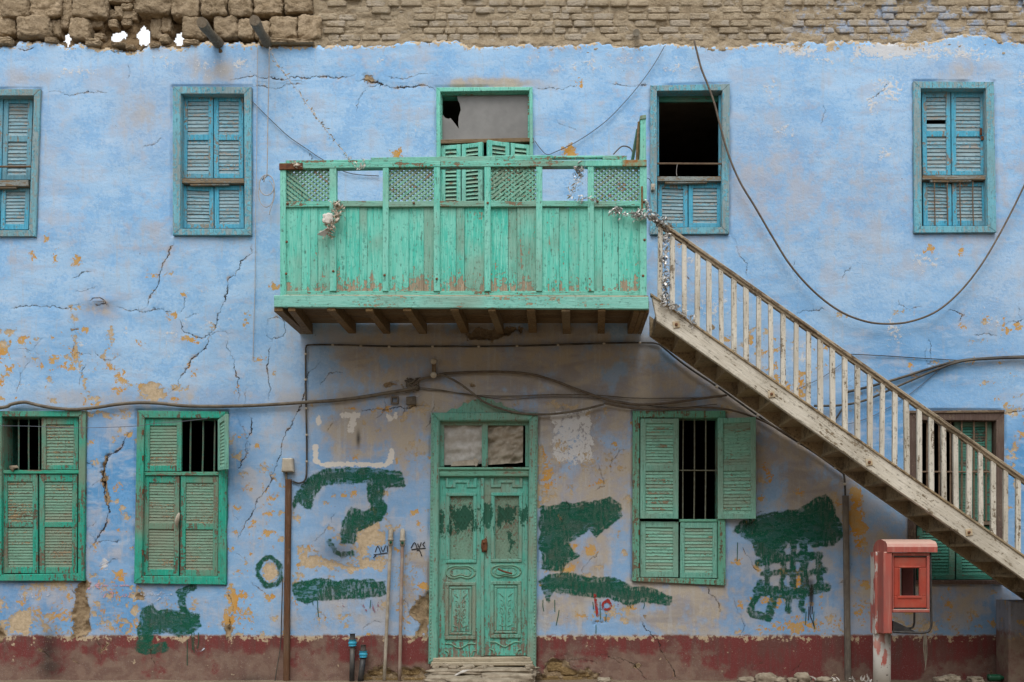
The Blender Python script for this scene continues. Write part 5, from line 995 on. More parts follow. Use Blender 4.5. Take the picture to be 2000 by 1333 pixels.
for u, v in ((562, 398), (808, 397), (952.5, 397), (1167, 394), (1258, 395), (560, 473), (559, 535), (751, 538), (1259, 469), (1256, 539), (651, 530), (853, 545)): mk('bolt_head', rock(P(u, v, YB - 0.036), 0.014, 0.010, 0.014, u, 0.1, 2, 4), M['bolt_rust'], bal, True)
mk('nailed_strip', MB().add(quad_prism([(1252, 364), (1256, 364), (1256, 412), (1252.5, 412)], YB - 0.05, YB - 0.03)), M['beam'], bal)
# floor boards and joists
zfl = P(0, 588, YB).z
for k in range(8):
    y0 = YB + 0.02 + k * 0.135
    mk('floor_board', bev_prism([(P(546, 0, YB).x + R.uniform(-.02, .02), y0, zfl), (P(1258, 0, YB).x + R.uniform(-.02, .02), y0, zfl), (P(1258, 0, YB).x, y0, zfl + 0.03), (P(546, 0, YB).x, y0, zfl + 0.03)], (0, 0.125, 0), 0.004), M['floorboard'], bal)
JO = [(545, 596), (571, 606), (648, 690), (722, 757), (796, 828), (888, 909), (961, 978), (1037, 1041), (1105, 1107), (1175, 1174)]
for uf, uw in JO:
    p0 = P(uf, 600, YB - 0.0); p1 = P(uw, 640, 0.06); zt = zfl - 0.001; hj = 0.115 * R.uniform(0.94, 1.08)
    mk('joist', beam((p0.x, YB - 0.03, zt - hj / 2), (p1.x, 0.08, zt - hj / 2 + R.uniform(-.008, .008)), 0.085 * R.uniform(0.9, 1.1), hj, b=0.006), M['beam'], bal)
for k, (ua, ub) in enumerate(((1238, 1249), (1250, 1259), (1260, 1268))):
    xa, xb = P(ua, 0, YB).x, P(ub, 0, YB).x; mk('end_beam', bev_prism([(xa, YB + 0.01, zfl - 0.125), (xb, YB + 0.01, zfl - 0.125), (xb, YB + 0.01, zfl - 0.001), (xa, YB + 0.01, zfl - 0.001)], (0, 1.13, 0), 0.006), M['beam'], bal)
# return of the railing on the far side of the stair
xl0 = P(552, 0, YB).x; zt_, zb_ = P(0, 320, YB).z, P(0, 578, YB).z
for k in range(7):
    y0 = YB + 0.06 + k * 0.145
    mk('plank', bev_prism([(xl0 - 0.02, y0 + 0.135, zb_), (xl0 - 0.02, y0, zb_), (xl0 - 0.02, y0, zt_ - 0.02), (xl0 - 0.02, y0 + 0.135, zt_ - 0.02)], (0.022, 0, 0), 0.003), M['balc_v'], bal)
mk('side_rail', beam((xl0 - 0.01, YB + 0.05, zt_), (xl0 - 0.01, -0.01, zt_), 0.07, 0.06), M['balc_x'], bal)
mk('tall_post', MB().add(quad_prism([(1250.5, 229), (1261.5, 226), (1262, 313), (1250.5, 313)], YB - 0.02, YB + 0.05)), M['balc_post'], bal)
mk('post_cap', MB().add(quad_prism([(1250, 226), (1262, 224), (1262, 232), (1250, 234)], YB - 0.03, YB + 0.06)), M['pale_frame'], bal)
mk('leaning_board', beam(P(1249, 238, YB + 0.03), P(1245, 314, YB + 0.06), 0.03, 0.03), M['beam'], bal); mk('leaning_board', beam(P(1246, 252, YB + 0.10), P(1235, 314, YB + 0.2), 0.03, 0.022), M['dkgreen'], bal)

# ================================================================== STAIR
YS = -1.12
st = thing('staircase', P(1700, 1327, YS / 2), 'cream painted wooden staircase with slatted balustrade climbing to the balcony', 'staircase')
SLP = 0.704
top = lambda u: 572 + SLP * (u - 1270)
UE = 2310
mk('stringer', MB().add(quad_prism([(1272, 574.5), (UE, top(UE)), (UE - 20, top(UE - 20) + 46), (1283, 627)], YS, YS + 0.055, 0.006)), M['stair'], st)
mk('stringer_cap', MB().add(quad_prism([(1271, 572), (UE, top(UE) - 3), (UE, top(UE) + 2), (1271, 577)], YS - 0.014, YS + 0.07, 0.004)), M['tread'], st)
# stringer on the wall side
def sh(u, dv): return P(u, top(u) + dv, YS)
ip = [sh(1283, 46), sh(2290, 46), sh(UE, 4), sh(1283, 4)]
off = Vector((0, -YS - 0.20, 0.033)); mk('wall_stringer', bev_prism([p + off for p in ip], (0, 0.05, 0), 0.004), M['tread'], st)
STEP = 44.8
k = 0; u = 1290.0
while u < 2285:
    va = top(u) + 2; vb = va + STEP * SLP
    a_ = P(u, vb, YS); b_ = P(u + STEP, vb, YS); y0, y1 = YS + 0.05, -0.205
    mk('tread', bev_prism([(a_.x - 0.02, y0, a_.z - 0.03), (b_.x + 0.02, y0, a_.z - 0.03), (b_.x + 0.02, y0, a_.z), (a_.x - 0.02, y0, a_.z)], (0, y1 - y0, 0), 0.004), M['tread'], st)
    c_ = P(u, va, YS)
    mk('riser', bev_prism([(a_.x - 0.004, y0, a_.z + 0.001), (a_.x + 0.016, y0, a_.z + 0.001), (a_.x + 0.016, y0, c_.z - 0.031), (a_.x - 0.004, y0, c_.z - 0.031)], (0, y1 - y0, 0), 0.002), M['tread'], st)
    u += STEP; k += 1
mk('handrail', MB().add(quad_prism([(1272, 417), (UE - 30, 417 + SLP * (UE - 30 - 1272)), (UE - 30, 417 + SLP * (UE - 30 - 1272) + 8), (1272, 425)], YS - 0.03, YS + 0.06, 0.008)).add(quad_prism([(1282, 432), (UE - 30, 425 + SLP * (UE - 30 - 1272)), (UE - 30, 425 + SLP * (UE - 30 - 1272) + 7), (1282, 439)], YS - 0.012, YS + 0.042, 0.004)), M['handrail'], st)
nb = 42
for i in range(nb):
    u = 1289 + 24.15 * i + R.uniform(-0.7, 0.7); tlt = R.uniform(-1.6, 1.6); hw = 4.9 * R.uniform(0.88, 1.08)
    if u > UE - 40: break
    vr = lambda q_: 430 + SLP * (q_ - 1272)
    mk('baluster', MB().add(quad_prism([(u - hw + tlt, vr(u - hw)), (u + hw + tlt, vr(u + hw)), (u + hw, top(u + hw) + 1), (u - hw, top(u - hw) + 1)], YS - 0.008, YS + 0.032, 0.004)), M['baluster'], st)
for u, v in ((1321, 634), (1507, 770), (1698, 903), (1893, 1040), (2085, 1172)):
    s_ = 7.5; pl = mk('bolt_plate', MB().add(quad_prism([(u - s_, v - s_ + 2), (u + s_ - 2, v - s_), (u + s_, v + s_ - 2), (u - s_ + 2, v + s_)], YS - 0.012, YS + 0.005, 0.003)), M['bolt'], st)
    mk('nut', rock(P(u, v, YS - 0.018), 0.016, 0.012, 0.016, u, 0.08, 2.5, 4), M['bolt_rust'], pl)
mk('newel_post', beam((P(2275, 0, YS).x, YS + 0.02, 0), (P(2275, 0, YS).x, YS + 0.02, P(0, 417 + SLP * (2275 - 1272), YS).z), 0.1, 0.1, (0, 1, 0)), M['baluster'], st)
# rendered base block under the stair
blk = mk('stair_plinth', MB().add(rect_px(1971, 1174, 2110, 1345, -0.42, -0.06, 0.02)), M['plinth'], None, label='low plastered block under the foot of the staircase', cat='plinth')

# ================================================================== GROUND
def gy(): 
    n = 60; vs, fs = [], []
    xs = np.concatenate([np.linspace(-90, -10, 12), np.linspace(-9, 9, 90), np.linspace(10, 90, 12)]); ys = np.concatenate([np.linspace(-90, -8, 14), np.linspace(-7.6, 0.4, 60)])
    for y in ys:
        for x in xs: vs.append((x, y, (mnoise.fractal(Vector((x * 0.9, y * 0.9, 3)), 1, 2, 4) * 0.018 - 0.012 if abs(x) < 9.5 and y > -7.8 else -0.012)))
    m = len(xs)
    for j in range(len(ys) - 1):
        for i in range(m - 1): fs.append((j * m + i, j * m + i + 1, (j + 1) * m + i + 1, (j + 1) * m + i))
    return vs, fs
mk('ground', gy(), M['earth'], None, True, kind='structure')
# door steps
stp = thing('door_step', P(935, 1327, -0.4), 'crumbling stone step heaped with rubble below the street door', 'step')
for i, (u0_, u1_, v0_, v1_, yf, yb) in enumerate(((838, 1045, 1309, 1325, -0.45, 0.02), (832, 940, 1322, 1345, -0.62, -0.42), (938, 1042, 1318, 1345, -0.66, -0.40), (870, 1010, 1328, 1350, -0.85, -0.6))):
    a_, b_ = P(u0_, v1_, yf), P(u1_, v0_, yf); c = ((a_.x + b_.x) / 2, (yf + yb) / 2, (a_.z + b_.z) / 2)
    mk('step_stone', rock(c, (b_.x - a_.x) / 2, (yb - yf) / 2, max((b_.z - a_.z) / 2, 0.05), i + 3.3, 0.14, 6, 12), M['redstone'], stp, True)
for i in range(16):
    u = R.uniform(840, 1040); y = R.uniform(-0.5, -0.14); s_ = R.uniform(0.012, 0.045); z0 = P(u, 1309, -0.45).z
    mk('rubble', rock((P(u, 0, y).x, y, z0 + s_ * 0.35), s_ * 1.3, s_, s_ * 0.7, i * 1.9, 0.3, 3, 5), M['redstone'], stp, True)
def leafcard(c, s_, rnd, bend=0.4):
    """small bent strip with thickness-free curl: two quads"""
    d = Vector((rnd.uniform(-1, 1), rnd.uniform(-.6, .6), rnd.uniform(-1, 1))).normalized(); n = d.cross(Vector((rnd.uniform(-1, 1), rnd.uniform(-1, 1), rnd.uniform(-1, 1)))).normalized(); k = d.cross(n)
    vs = []; m = 3
    for i in range(m + 1):
        t = i / m; p = Vector(c) + d * (s_ * (t - 0.5) * 2) + k * (bend * s_ * math.sin(t * math.pi)); wd = s_ * (0.06 + 0.24 * math.sin(t * math.pi)) * rnd.uniform(0.6, 1.2); vs += [p + n * wd, p - n * wd]
    return vs, [(2 * i, 2 * i + 1, 2 * i + 3, 2 * i + 2) for i in range(m)]
pap_ = mk('newspaper', leafcard(P(898, 1318, -0.5), 0.14, random.Random(3), 0.15), M['litter'], None, label='crumpled newspaper scrap on the door step', cat='paper')

# rubble and litter along the foot of the wall
RB = [(1458, 1326, 16, 7, 'flat tan stone'), (1496, 1322, 22, 12, 'large pale broken stone'), (1520, 1330, 14, 7, 'small grey stone'), (1548, 1330, 10, 6, 'small dark stone'), (1566, 1322, 14, 13, 'upright tan stone'), (1608, 1330, 16, 7, 'flat grey stone'), (1850, 1329, 12, 8, 'pale pebble'), (1862, 1326, 12, 9, 'white broken stone'), (1835, 1330, 10, 6, 'grey pebble'), (1905, 1329, 14, 7, 'brown clod'), (1180, 1330, 12, 6, 'pale stone by the exposed bricks')]
for i, (u, v, wd, ht, nm) in enumerate(RB):
    y = -0.28 if u < 1700 else -0.22; k = (D + y) / F
    mk('rubble_stone', rock((P(u, 0, y).x, y, ht * k * 0.42), wd * k, 0.09, ht * k * 1.0, i * 2.7, 0.28, 3, 8), M['redstone'], None, True, label=nm + ' at the foot of the wall' if 'exposed' not in nm else nm, cat='stone', group='rubble along the foot of the wall')
for u, v, s_, mt, lb in ((1578, 1325, 0.07, 'litter', 'crumpled white paper between the rubble stones'), (1660, 1330, 0.06, 'litter', 'flattened litter beside the grey cable channel'), (1690, 1331, 0.06, 'paper', 'white scrap beside the red kiosk post'), (1628, 1331, 0.05, 'paper', 'pale scrap past the rubble heap')):
    m_ = MB(); rr = random.Random(u)
    for _ in range(7): m_.add(leafcard(Vector((P(u + rr.uniform(-9, 9), 0, -0.25).x, -0.25 + rr.uniform(-.04, .04), s_ * rr.uniform(0.3, 0.7))), s_ * rr.uniform(0.5, 1), rr))
    mk('litter', m_, M[mt], None, label=lb, cat='litter')
mk('bottle', tube([Vector((P(1930, 0, -0.25).x, -0.25, 0.045)), Vector((P(1948, 0, -0.25).x, -0.25, 0.046)), Vector((P(1956, 0, -0.25).x, -0.26, 0.047)), Vector((P(1964, 0, -0.25).x, -0.27, 0.05))], lambda t: 0.042 if t < 0.5 else 0.042 - 0.028 * min(1, (t - 0.5) * 3.2), 12, 4), M['bottle'], None, True, label='green plastic bottle lying under the stairs', cat='bottle')
mk('stone_chip', rock(P(25, 914, -0.02), 0.06, 0.028, 0.036, 5.1, 0.7, 1.3, 2), M['redstone'], None, False, label='pale stone chip on the window middle rail', cat='stone')

# ================================================================== CABLES, WIRES AND PIPES ON THE WALL
def cable(pp, r, mat, label, name='cable', cat='cable', clips=None, n=6, sub=6):
    if clips:
        t = thing(name, P(*pp[0]), label, cat); mk('sheath', ptube(pp, r, n, sub), M[mat], t, True)
        for u, v in clips: mk('clip', rock(P(u, v, pp[0][2] - 0.004), r * 1.7, r * 1.2, r * 1.4, u, 0.05, 2.5, 3), M['boxwhite'], t)
        return t
    return mk(name, ptube(pp, r, n, sub), M[mat], None, True, label=label, cat=cat)
W_ = lambda pts, y=-0.022: [(u, v, y) for u, v in pts]
cable(W_([(-120, 806), (0, 797), (22, 790), (48, 786), (75, 792), (110, 798), (150, 800), (190, 796), (230, 790), (270, 787), (310, 788), (360, 793), (420, 794), (480, 793), (540, 790), (600, 786), (660, 782), (720, 774), (780, 764), (812, 758)], -0.05), 0.020, 'grey_cable', 'thick dusty cable sagging across the wall above the green windows')
cable(W_([(571, 940), (585, 944), (597, 935), (599, 900), (599, 860), (598, 810), (597, 740), (597, 690), (598, 678), (606, 674), (660, 674), (760, 677), (860, 677), (960, 677), (1060, 675), (1180, 671), (1270, 670), (1292, 676)], -0.02), 0.010, 'black_cable', 'thin black cable clipped in a square run under the balcony', clips=[(597, 692), (597, 742), (598, 798), (599, 850), (599, 902), (650, 674), (705, 676), (760, 677), (845, 677), (935, 677), (1010, 676), (1090, 674), (1180, 671), (1250, 670)], sub=8)
cable(W_([(1292, 676), (1340, 715), (1400, 755), (1470, 805), (1530, 846), (1590, 884), (1640, 920), (1648, 928), (1650, 945), (1651, 970)], -0.03), 0.012, 'black_cable', 'black cable running down the wall under the stair slope', clips=[(1400, 756), (1480, 812), (1560, 866), (1632, 914), (1650, 946)])
cable(W_([(806, 756), (820, 742), (845, 736), (870, 730), (930, 727), (990, 727), (1040, 732), (1085, 745), (1130, 762), (1190, 782), (1240, 790), (1300, 788), (1360, 780), (1420, 772)], -0.05), 0.017, 'brown_cable', 'thick brown cable arching over the street door')
cable(W_([(862, 731), (890, 745), (915, 762), (945, 785), (985, 801), (1030, 809), (1080, 809), (1130, 802), (1180, 790)], -0.075), 0.013, 'grey_cable', 'grey cable looping down across the door crest')
cable(W_([(810, 757), (860, 762), (920, 772), (1000, 774), (1080, 771), (1160, 772), (1240, 778), (1330, 778), (1410, 776)], -0.03), 0.006, 'grey_cable', 'thin slack wire level with the door crest')
cable(W_([(812, 760), (900, 768), (980, 780), (1080, 776), (1180, 780), (1300, 796), (1400, 790)], -0.025), 0.004, 'black_cable', 'thin dark wire just under the slack wire')
cable(W_([(1180, 788), (1230, 797), (1300, 800), (1360, 796), (1420, 800), (1480, 818), (1540, 850), (1590, 880)], -0.06), 0.012, 'brown_cable', 'brown cable drooping over the pale green window top')
cable(W_([(1356, 80), (1362, 105), (1370, 135), (1382, 165), (1396, 205), (1405, 240), (1422, 300), (1445, 355), (1475, 405), (1510, 465), (1545, 520), (1590, 570), (1640, 608), (1690, 628), (1735, 633), (1780, 628), (1830, 608), (1875, 570), (1915, 520), (1950, 462), (1985, 395), (2020, 320), (2060, 230), (2100, 120)], -0.09), 0.012, 'brown_cable', 'long brown cable hanging in a deep loop from the parapet', sub=8)
cable(W_([(1655, 766), (1700, 755), (1760, 738), (1810, 722), (1870, 706), (1930, 700), (2000, 697), (2120, 694)], -0.035), 0.016, 'black_cable', 'upper black cable of the bundle right of the stair')
cable(W_([(1590, 793), (1640, 792), (1690, 782), (1760, 752), (1830, 722), (1880, 706), (1940, 701), (2000, 699), (2120, 697)], -0.05), 0.014, 'black_cable', 'lower black cable of the bundle right of the stair')
cable(W_([(1630, 822), (1650, 790), (1655, 768)], -0.03), 0.011, 'black_cable', 'short black cable tail behind the balusters')
cable(W_([(1660, 692), (1720, 695), (1800, 700), (1870, 704)], -0.02), 0.005, 'black_cable', 'thin wire meeting the black bundle from above the handrail')
cable(W_([(1630, 835), (1700, 815), (1770, 775), (1830, 727), (1850, 712)], -0.02), 0.004, 'thinwire', 'thin grey wire slanting down behind the balusters')
cable(W_([(1560, 760), (1610, 735), (1650, 706)], -0.02), 0.004, 'thinwire', 'thin grey wire behind the upper balusters')
cable(W_([(1298, 90), (1280, 122), (1255, 158), (1220, 200), (1180, 240), (1130, 275), (1085, 297), (1068, 302), (1055, 290), (1044, 275)], -0.03), 0.005, 'thinwire', 'thin wire swinging from the parapet to the balcony door')
cable(W_([(490, 196), (520, 226), (545, 250), (565, 268), (600, 292), (630, 312), (680, 338), (740, 344)], -0.02), 0.005, 'thinwire', 'thin wire slanting from the blue window to the balcony')
cable(W_([(-20, 832), (60, 833), (160, 836), (260, 833), (300, 828), (350, 824), (405, 818)], -0.075), 0.0035, 'thinwire', 'fine wire stretched across both green windows')
cable(W_([(1198, 302), (1212, 288), (1222, 286), (1232, 291), (1236, 300)], -0.9), 0.007, 'brown_cable', 'bent wire stub behind the balcony corner post')
# rope with coil
rp = thing('rope', P(525, 90, -0.1), 'pale rope hanging from the split pole with a loose coil at its end', 'rope')
mk('strand', ptube(W_([(526, 92), (525, 160), (523, 240), (522, 320), (521, 345)], -0.09), 0.006, 5, 4), M['string'], rp, True)
mk('coil', ptube([(521 + 14.5 * math.cos(a_) , 362 + 20 * math.sin(a_), -0.08 - 0.01 * math.sin(a_ * 2)) for a_ in np.linspace(-1.6, 4.9, 22)] + [(512, 352, -0.08), (518, 344, -0.09), (515, 356, -0.085)], 0.006, 5, 3), M['string'], rp, True)
mk('coil', ptube([(520 + 15 * math.cos(a_), 378 + 27 * math.sin(a_), -0.07) for a_ in np.linspace(-1.2, 3.6, 16)], 0.0045, 5, 3), M['string'], rp, True); mk('tail', ptube(W_([(535, 362), (536, 385), (528, 410), (526, 420)], -0.075), 0.005, 5, 4), M['string'], rp, True)
cable(W_([(503, 86), (502, 200), (501, 330), (499, 430), (498, 560), (496, 620), (494, 700)], -0.03), 0.004, 'string', 'straight pale string hanging down the whole upper wall', 'string', 'string')
# poles sticking out of the parapet
for (u0_, v0_, u1_, v1_, lb, nm) in ((394, 44, 424, 84, 'round weathered pole stub sticking out of the stone parapet', 'pole'), (497, 40, 520, 84, 'split hollow pole stub with a rope tied on it', 'pole')):
    mk('wooden_pole', tube([P(u0_, v0_, -0.62), P((u0_ * 0.5 + u1_ * 0.5), (v0_ + v1_) / 2, -0.30), P(u1_, v1_, 0.0) + Vector((0.02, 0.1, 0))], lambda t: 0.058 + 0.006 * math.sin(t * 9), 12, 6), M['log'], None, False, label=lb, cat=nm)
mk('drain_spout', (lambda m_: m_.add(tube([P(1243, 64, -0.10), P(1242, 63, 0.1)], 0.036, 14, 1)).add(tube([P(1243, 64, -0.101), P(1243, 64, -0.075)], 0.04, 14, 1)))(MB()), M['pipe'], None, False, label='short drain spout stub in the brick parapet', cat='spout')
# junction box and brown trunking
jb = thing('junction_box', P(562, 923, -0.04), 'off white junction box on top of the brown trunking', 'box')
mk('cover', MB().add(quad_prism([(551, 895), (571, 895), (573, 922), (549, 922)], -0.085, -0.01, 0.014)), M['boxwhite'], jb); mk('stub', ptube(W_([(559, 921), (559, 938)], -0.03), 0.014, 8, 1), M['grey_cable'], jb)
mk('trunking', MB().add(quad_prism([(556.5, 936), (568, 936), (564, 1336), (552.5, 1336)], -0.05, 0.0, 0.01)), M['conduit'], None, label='brown wooden cable trunking below the junction box', cat='trunking')
cable(W_([(552, 1130), (550, 1200), (548, 1260), (540, 1310), (536, 1340)], -0.045), 0.007, 'black_cable', 'loose black wire beside the brown trunking')
ch = thing('cable_channel', P(1653, 1327, -0.03), 'grey vertical cable channel under the stairs', 'channel'); mk('channel_body', MB().add(quad_prism([(1647.5, 968), (1658, 968), (1663, 1338), (1652, 1338)], -0.055, 0.0, 0.008)), M['pipegrey'], ch)
mk('channel_lid', MB().add(quad_prism([(1650.5, 970), (1655.5, 970), (1660, 1336), (1655.5, 1336)], -0.062, -0.05, 0.003)), M['pipegrey'], ch)
for (ut, vt_, ub, lb, mt) in ((763, 1040, 750, 'thin pale water pipe with a green dabbed valve', 'pipe'), (786, 1041, 780, 'thin pale water pipe with red stained foot beside the door', 'pipered')):
    pi = thing('water_pipe', P(ub, 1327, -0.06), lb, 'pipe', 'thin water pipes left of the door')
    mk('pipe_body', ptube(W_([(ut, vt_ + 14, ), (ut - (ut - ub) * 0.25, 1130), (ub, 1338)], -0.07), 0.020, 8, 4), M[mt], pi, True)
    mk('valve', (lambda m_: m_.add(ptube([(ut + 0.5, vt_ - 4, 0.0), (ut + 0.5, vt_ - 2, -0.05), (ut + 0.3, vt_ + 6, -0.068), (ut, vt_ + 26, -0.07)], 0.029, 8, 3)).add(ptube([(ut, vt_ + 12, -0.07), (ut, vt_ + 17, -0.07)], 0.034, 8, 1)))(MB()), M['pipe'], pi, True)
    mk('tap_head', rock(P(ut, vt_ + 20, -0.105), 0.017, 0.02, 0.017, ut, 0.05, 2, 4), M['g_green'], pi, True)
for (ut, vt_, ub, lb) in ((688.5, 1238, 687, 'black plastic pipe with a blue collar, the taller of the pair'), (709.5, 1260, 703, 'black plastic pipe with a blue collar, the shorter and thicker')):
    hp = thing('capped_pipe', P(ub, 1327, -0.09), lb, 'pipe', 'black plastic pipes with blue collars'); yy = -0.09
    r_ = 0.030 if ut < 700 else 0.034
    mk('pipe_body', ptube([(ut, vt_ + 24, yy), (ub, 1340, yy)], r_, 12, 1), M['hose'], hp, True)
    mk('collar', ptube([(ut, vt_ + 12, yy), (ut, vt_ + 14, yy), (ut, vt_ + 18, yy), (ut, vt_ + 22, yy), (ut, vt_ + 24, yy)], lambda t: 0.046 + 0.006 * math.cos(t * 12), 12, 2), M['fitting'], hp, True)
    mk('end_cap', ptube([(ut, vt_, yy), (ut, vt_ + 1, yy), (ut, vt_ + 7, yy), (ut, vt_ + 13, yy)], lambda t: 0.036 - 0.006 * (0.3 < t < 0.7), 12, 2), M['hose'], hp, True)
# insulator bracket, sockets
ib = thing('insulator_bracket', P(847, 735, -0.02), 'small bracket with two porcelain insulators above the door', 'bracket'); mk('back_plate', MB().add(rect_px(843.5, 704, 851, 737, -0.03, 0.0)), M['beam'], ib)
for v in (706, 733): mk('insulator', tube([P(847, v, -0.02), P(847, v, -0.045), P(847, v, -0.06), P(847, v, -0.085)], lambda t: 0.028 - 0.01 * math.sin(t * 6), 10, 2), M['boxwhite'], ib, True)
sb = thing('socket_boxes', P(790, 790, 0), 'pair of broken electric boxes under tangled wires', 'socket'); mk('empty_box', MB().add(rect_px(763, 774, 778, 777, -0.04, 0.02)).add(rect_px(763, 786, 778, 789, -0.04, 0.02)).add(rect_px(763, 777, 766, 786, -0.04, 0.02)).add(rect_px(775, 777, 778, 786, -0.04, 0.02)), M['pipegrey'], sb)
mk('box_cover', MB().add(quad_prism([(793, 775), (811, 774), (812, 790), (793, 790)], -0.06, 0.0, 0.008)).add(quad_prism([(798, 777), (806, 777), (806, 785), (798, 785)], -0.066, -0.05, 0.003)), M['grey_cable'], sb)
tg = MB(); rr = random.Random(4)
for _ in range(14):
    c = [(805 + rr.uniform(-14, 16), 752 + rr.uniform(-14, 14), -0.03 + rr.uniform(-.04, 0.01)) for _ in range(5)]; tg.add(ptube(c, rr.choice((0.005, 0.008, 0.011)), 5, 4))
mk('wire_tangle', tg, M['grey_cable'], None, True, label='tangle of cut cables and tape above the broken boxes', cat='cables')
mk('lamp_holder', (lambda m_: m_.add(rect_px(1271.5, 359, 1279, 371, -0.08, -0.03, 0.006)).add(rect_px(1273.5, 362, 1277, 367, -0.09, -0.07, 0.003)))(MB()), M['boxwhite'], None, label='small white switch on the blue frame beside the balcony', cat='switch')
cable([(1262, 348, -0.06), (1268, 350, -0.06), (1273, 359, -0.06)], 0.004, 'black_cable', 'short black lead of the small white switch')
# ================================================================== GARLANDS AND TINSEL
def garland(pp, n, s_, mat, label, name='garland', seed=1, spread=4, yj=0.03, sr=0.0025, clump=None):
    rr = random.Random(seed); g = thing(name, P(*pp[0]), label, 'garland'); pts = spline([P(*p) for p in pp], 8)
    mk('string', tube(pts, sr, 4, 1), M['string'], g); m_ = MB()
    for _ in range(int(n * 1.8)):
        t = rr.random() if clump is None else min(1, max(0, rr.choice(clump) + rr.gauss(0, 0.07)))
        p = pts[min(int(t * (len(pts) - 1)), len(pts) - 1)]; k = spread / 165
        m_.add(leafcard(p + Vector((rr.gauss(0, k), rr.uniform(-yj, yj * 0.3), rr.gauss(0, k))), s_ * rr.uniform(0.35, 1.0), rr, rr.uniform(0.2, 0.9)))
    mk('leaves' if mat == 'dryleaf' else 'tinsel', m_, M[mat], g, False, kind='stuff'); return g
garland([(527, 96, -0.1), (545, 130, -0.3), (575, 170, -0.45), (605, 212, -0.65), (635, 252, -0.85), (665, 290, -1.0), (690, 320, YB - 0.06)], 70, 0.026, 'dryleaf', 'dry leaf garland slanting from the split pole to the balcony rail', seed=2, spread=2.2)
garland([(660, 396, YB - 0.06), (657, 420, YB - 0.07), (648, 440, YB - 0.09), (640, 465, YB - 0.08)], 46, 0.055, 'dryleaf', 'withered bunch tied on the balcony front', 'dried_bunch', seed=5, spread=5)
mk('shell_piece', rock(P(641, 428, YB - 0.12), 0.05, 0.03, 0.055, 3.3, 0.3, 3, 7), M['paper'], None, True, label='white crumpled piece in the withered bunch', cat='scrap'); mk('plastic_strip', Quad([(640, 444), (650, 440), (634, 462), (619, 458)], (YB - .1, YB - .12, YB - .08, YB - .1)).box(0, 1, 0, 1, 0, 0.006, 0.001), M['plastic'], None, label='clear plastic strip hanging from the withered bunch', cat='scrap')
garland([(1123, 306, YB - 0.02), (1126, 318, YB - 0.02), (1134, 328, YB - 0.02), (1130, 345, YB), (1120, 365, YB), (1116, 384, YB)], 60, 0.035, 'foil', 'silver tinsel tangle hanging in the open balcony panel', 'tinsel', seed=8, spread=4.5, clump=(0.35, 0.45, 0.5, 0.55, 0.8, 0.95))
garland([(1128, 392, YB - 0.05), (1146, 388, YB - 0.06), (1160, 393, YB - 0.06)], 14, 0.035, 'foil', 'scrap of tinsel lying on the balcony mid rail', 'tinsel', seed=9, spread=3)
garland([(1200, 412, YB - 0.05), (1215, 418, YB - 0.06), (1235, 422, YB - 0.06), (1255, 420, YB - 0.07), (1275, 424, YB - 0.08), (1298, 434, YB - 0.08)], 150, 0.036, 'foil', 'silver tinsel rope draped over the top of the handrail', 'tinsel', seed=10, spread=4.5, clump=(0.05, 0.12, 0.45, 0.52, 0.58, 0.7, 0.85, 0.95))
garland([(1302, 450, YS - 0.0), (1300, 480, YS), (1298, 510, YS), (1302, 545, YS), (1298, 570, YS), (1300, 590, YS - 0.02)], 90, 0.05, 'foil', 'long silver tinsel strip hanging between the first balusters', 'tinsel', seed=12, spread=3.4)
garland([(1300, 588, YS - 0.03), (1315, 600, YS - 0.03), (1330, 610, YS - 0.03), (1345, 620, YS - 0.03), (1356, 640, YS - 0.03)], 36, 0.045, 'plastic', 'torn white plastic ribbon on the top of the stringer', 'ribbon', seed=13, spread=4)
garland([(1262, 395, YB - 0.03), (1264, 405, YB - 0.03), (1262, 416, YB - 0.03)], 22, 0.03, 'foil', 'small tinsel tuft on the balcony corner post', 'tinsel', seed=14, spread=2.4)
garland([(578, 322, YB - 0.06), (590, 326, YB - 0.06)], 9, 0.04, 'dryleaf', 'dry scrap tied on the rusty corner strap', 'dried_bunch', seed=15, spread=2); garland([(688, 318, YB - 0.06), (700, 330, YB - 0.06), (710, 312, YB - 0.06), (710, 330, YB - 0.06)], 10, 0.03, 'paper', 'white string ends knotted on the balcony rail', 'string_ends', seed=16, spread=1.6)

# ================================================================== RED TELEPHONE STAND
YK = -1.35
ks = thing('telephone_stand', (P(1722, 0, YK + 0.2).x, YK + 0.25, 0), 'faded red street telephone stand with curved hood, emptied and peeling', 'telephone stand')
KP = lambda u, v: P(u, v, YK)
xk0, xk1 = KP(1733, 0).x, KP(1831, 0).x; zt = KP(0, 1056).z; ze = KP(0, 1079).z; dk = 0.50
# hood: barrel roof, profile in depth
prof = [(0.0, ze), (0.0, ze + (zt - ze) * 0.45), (0.02, ze + (zt - ze) * 0.72), (0.06, ze + (zt - ze) * 0.92), (0.13, zt), (0.22, zt + 0.015), (0.34, zt + 0.012), (0.44, zt - 0.02), (dk, zt - 0.07), (dk, ze)]
vs = [(x, YK + d, z) for x in (xk0, xk1) for d, z in prof]; n = len(prof)
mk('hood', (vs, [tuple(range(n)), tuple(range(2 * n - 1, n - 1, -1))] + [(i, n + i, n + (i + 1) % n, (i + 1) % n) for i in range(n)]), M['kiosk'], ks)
def kbox(u0_, v0_, u1_, v1_, d0, d1, b=0.006): return rect_px(u0_, v0_, u1_, v1_, YK + d0, YK + d1, b)
mk('side_panel', MB().add(kbox(1726, 1078.5, 1742.5, 1238, 0.01, 0.40, 0.008)), M['kiosk'], ks)
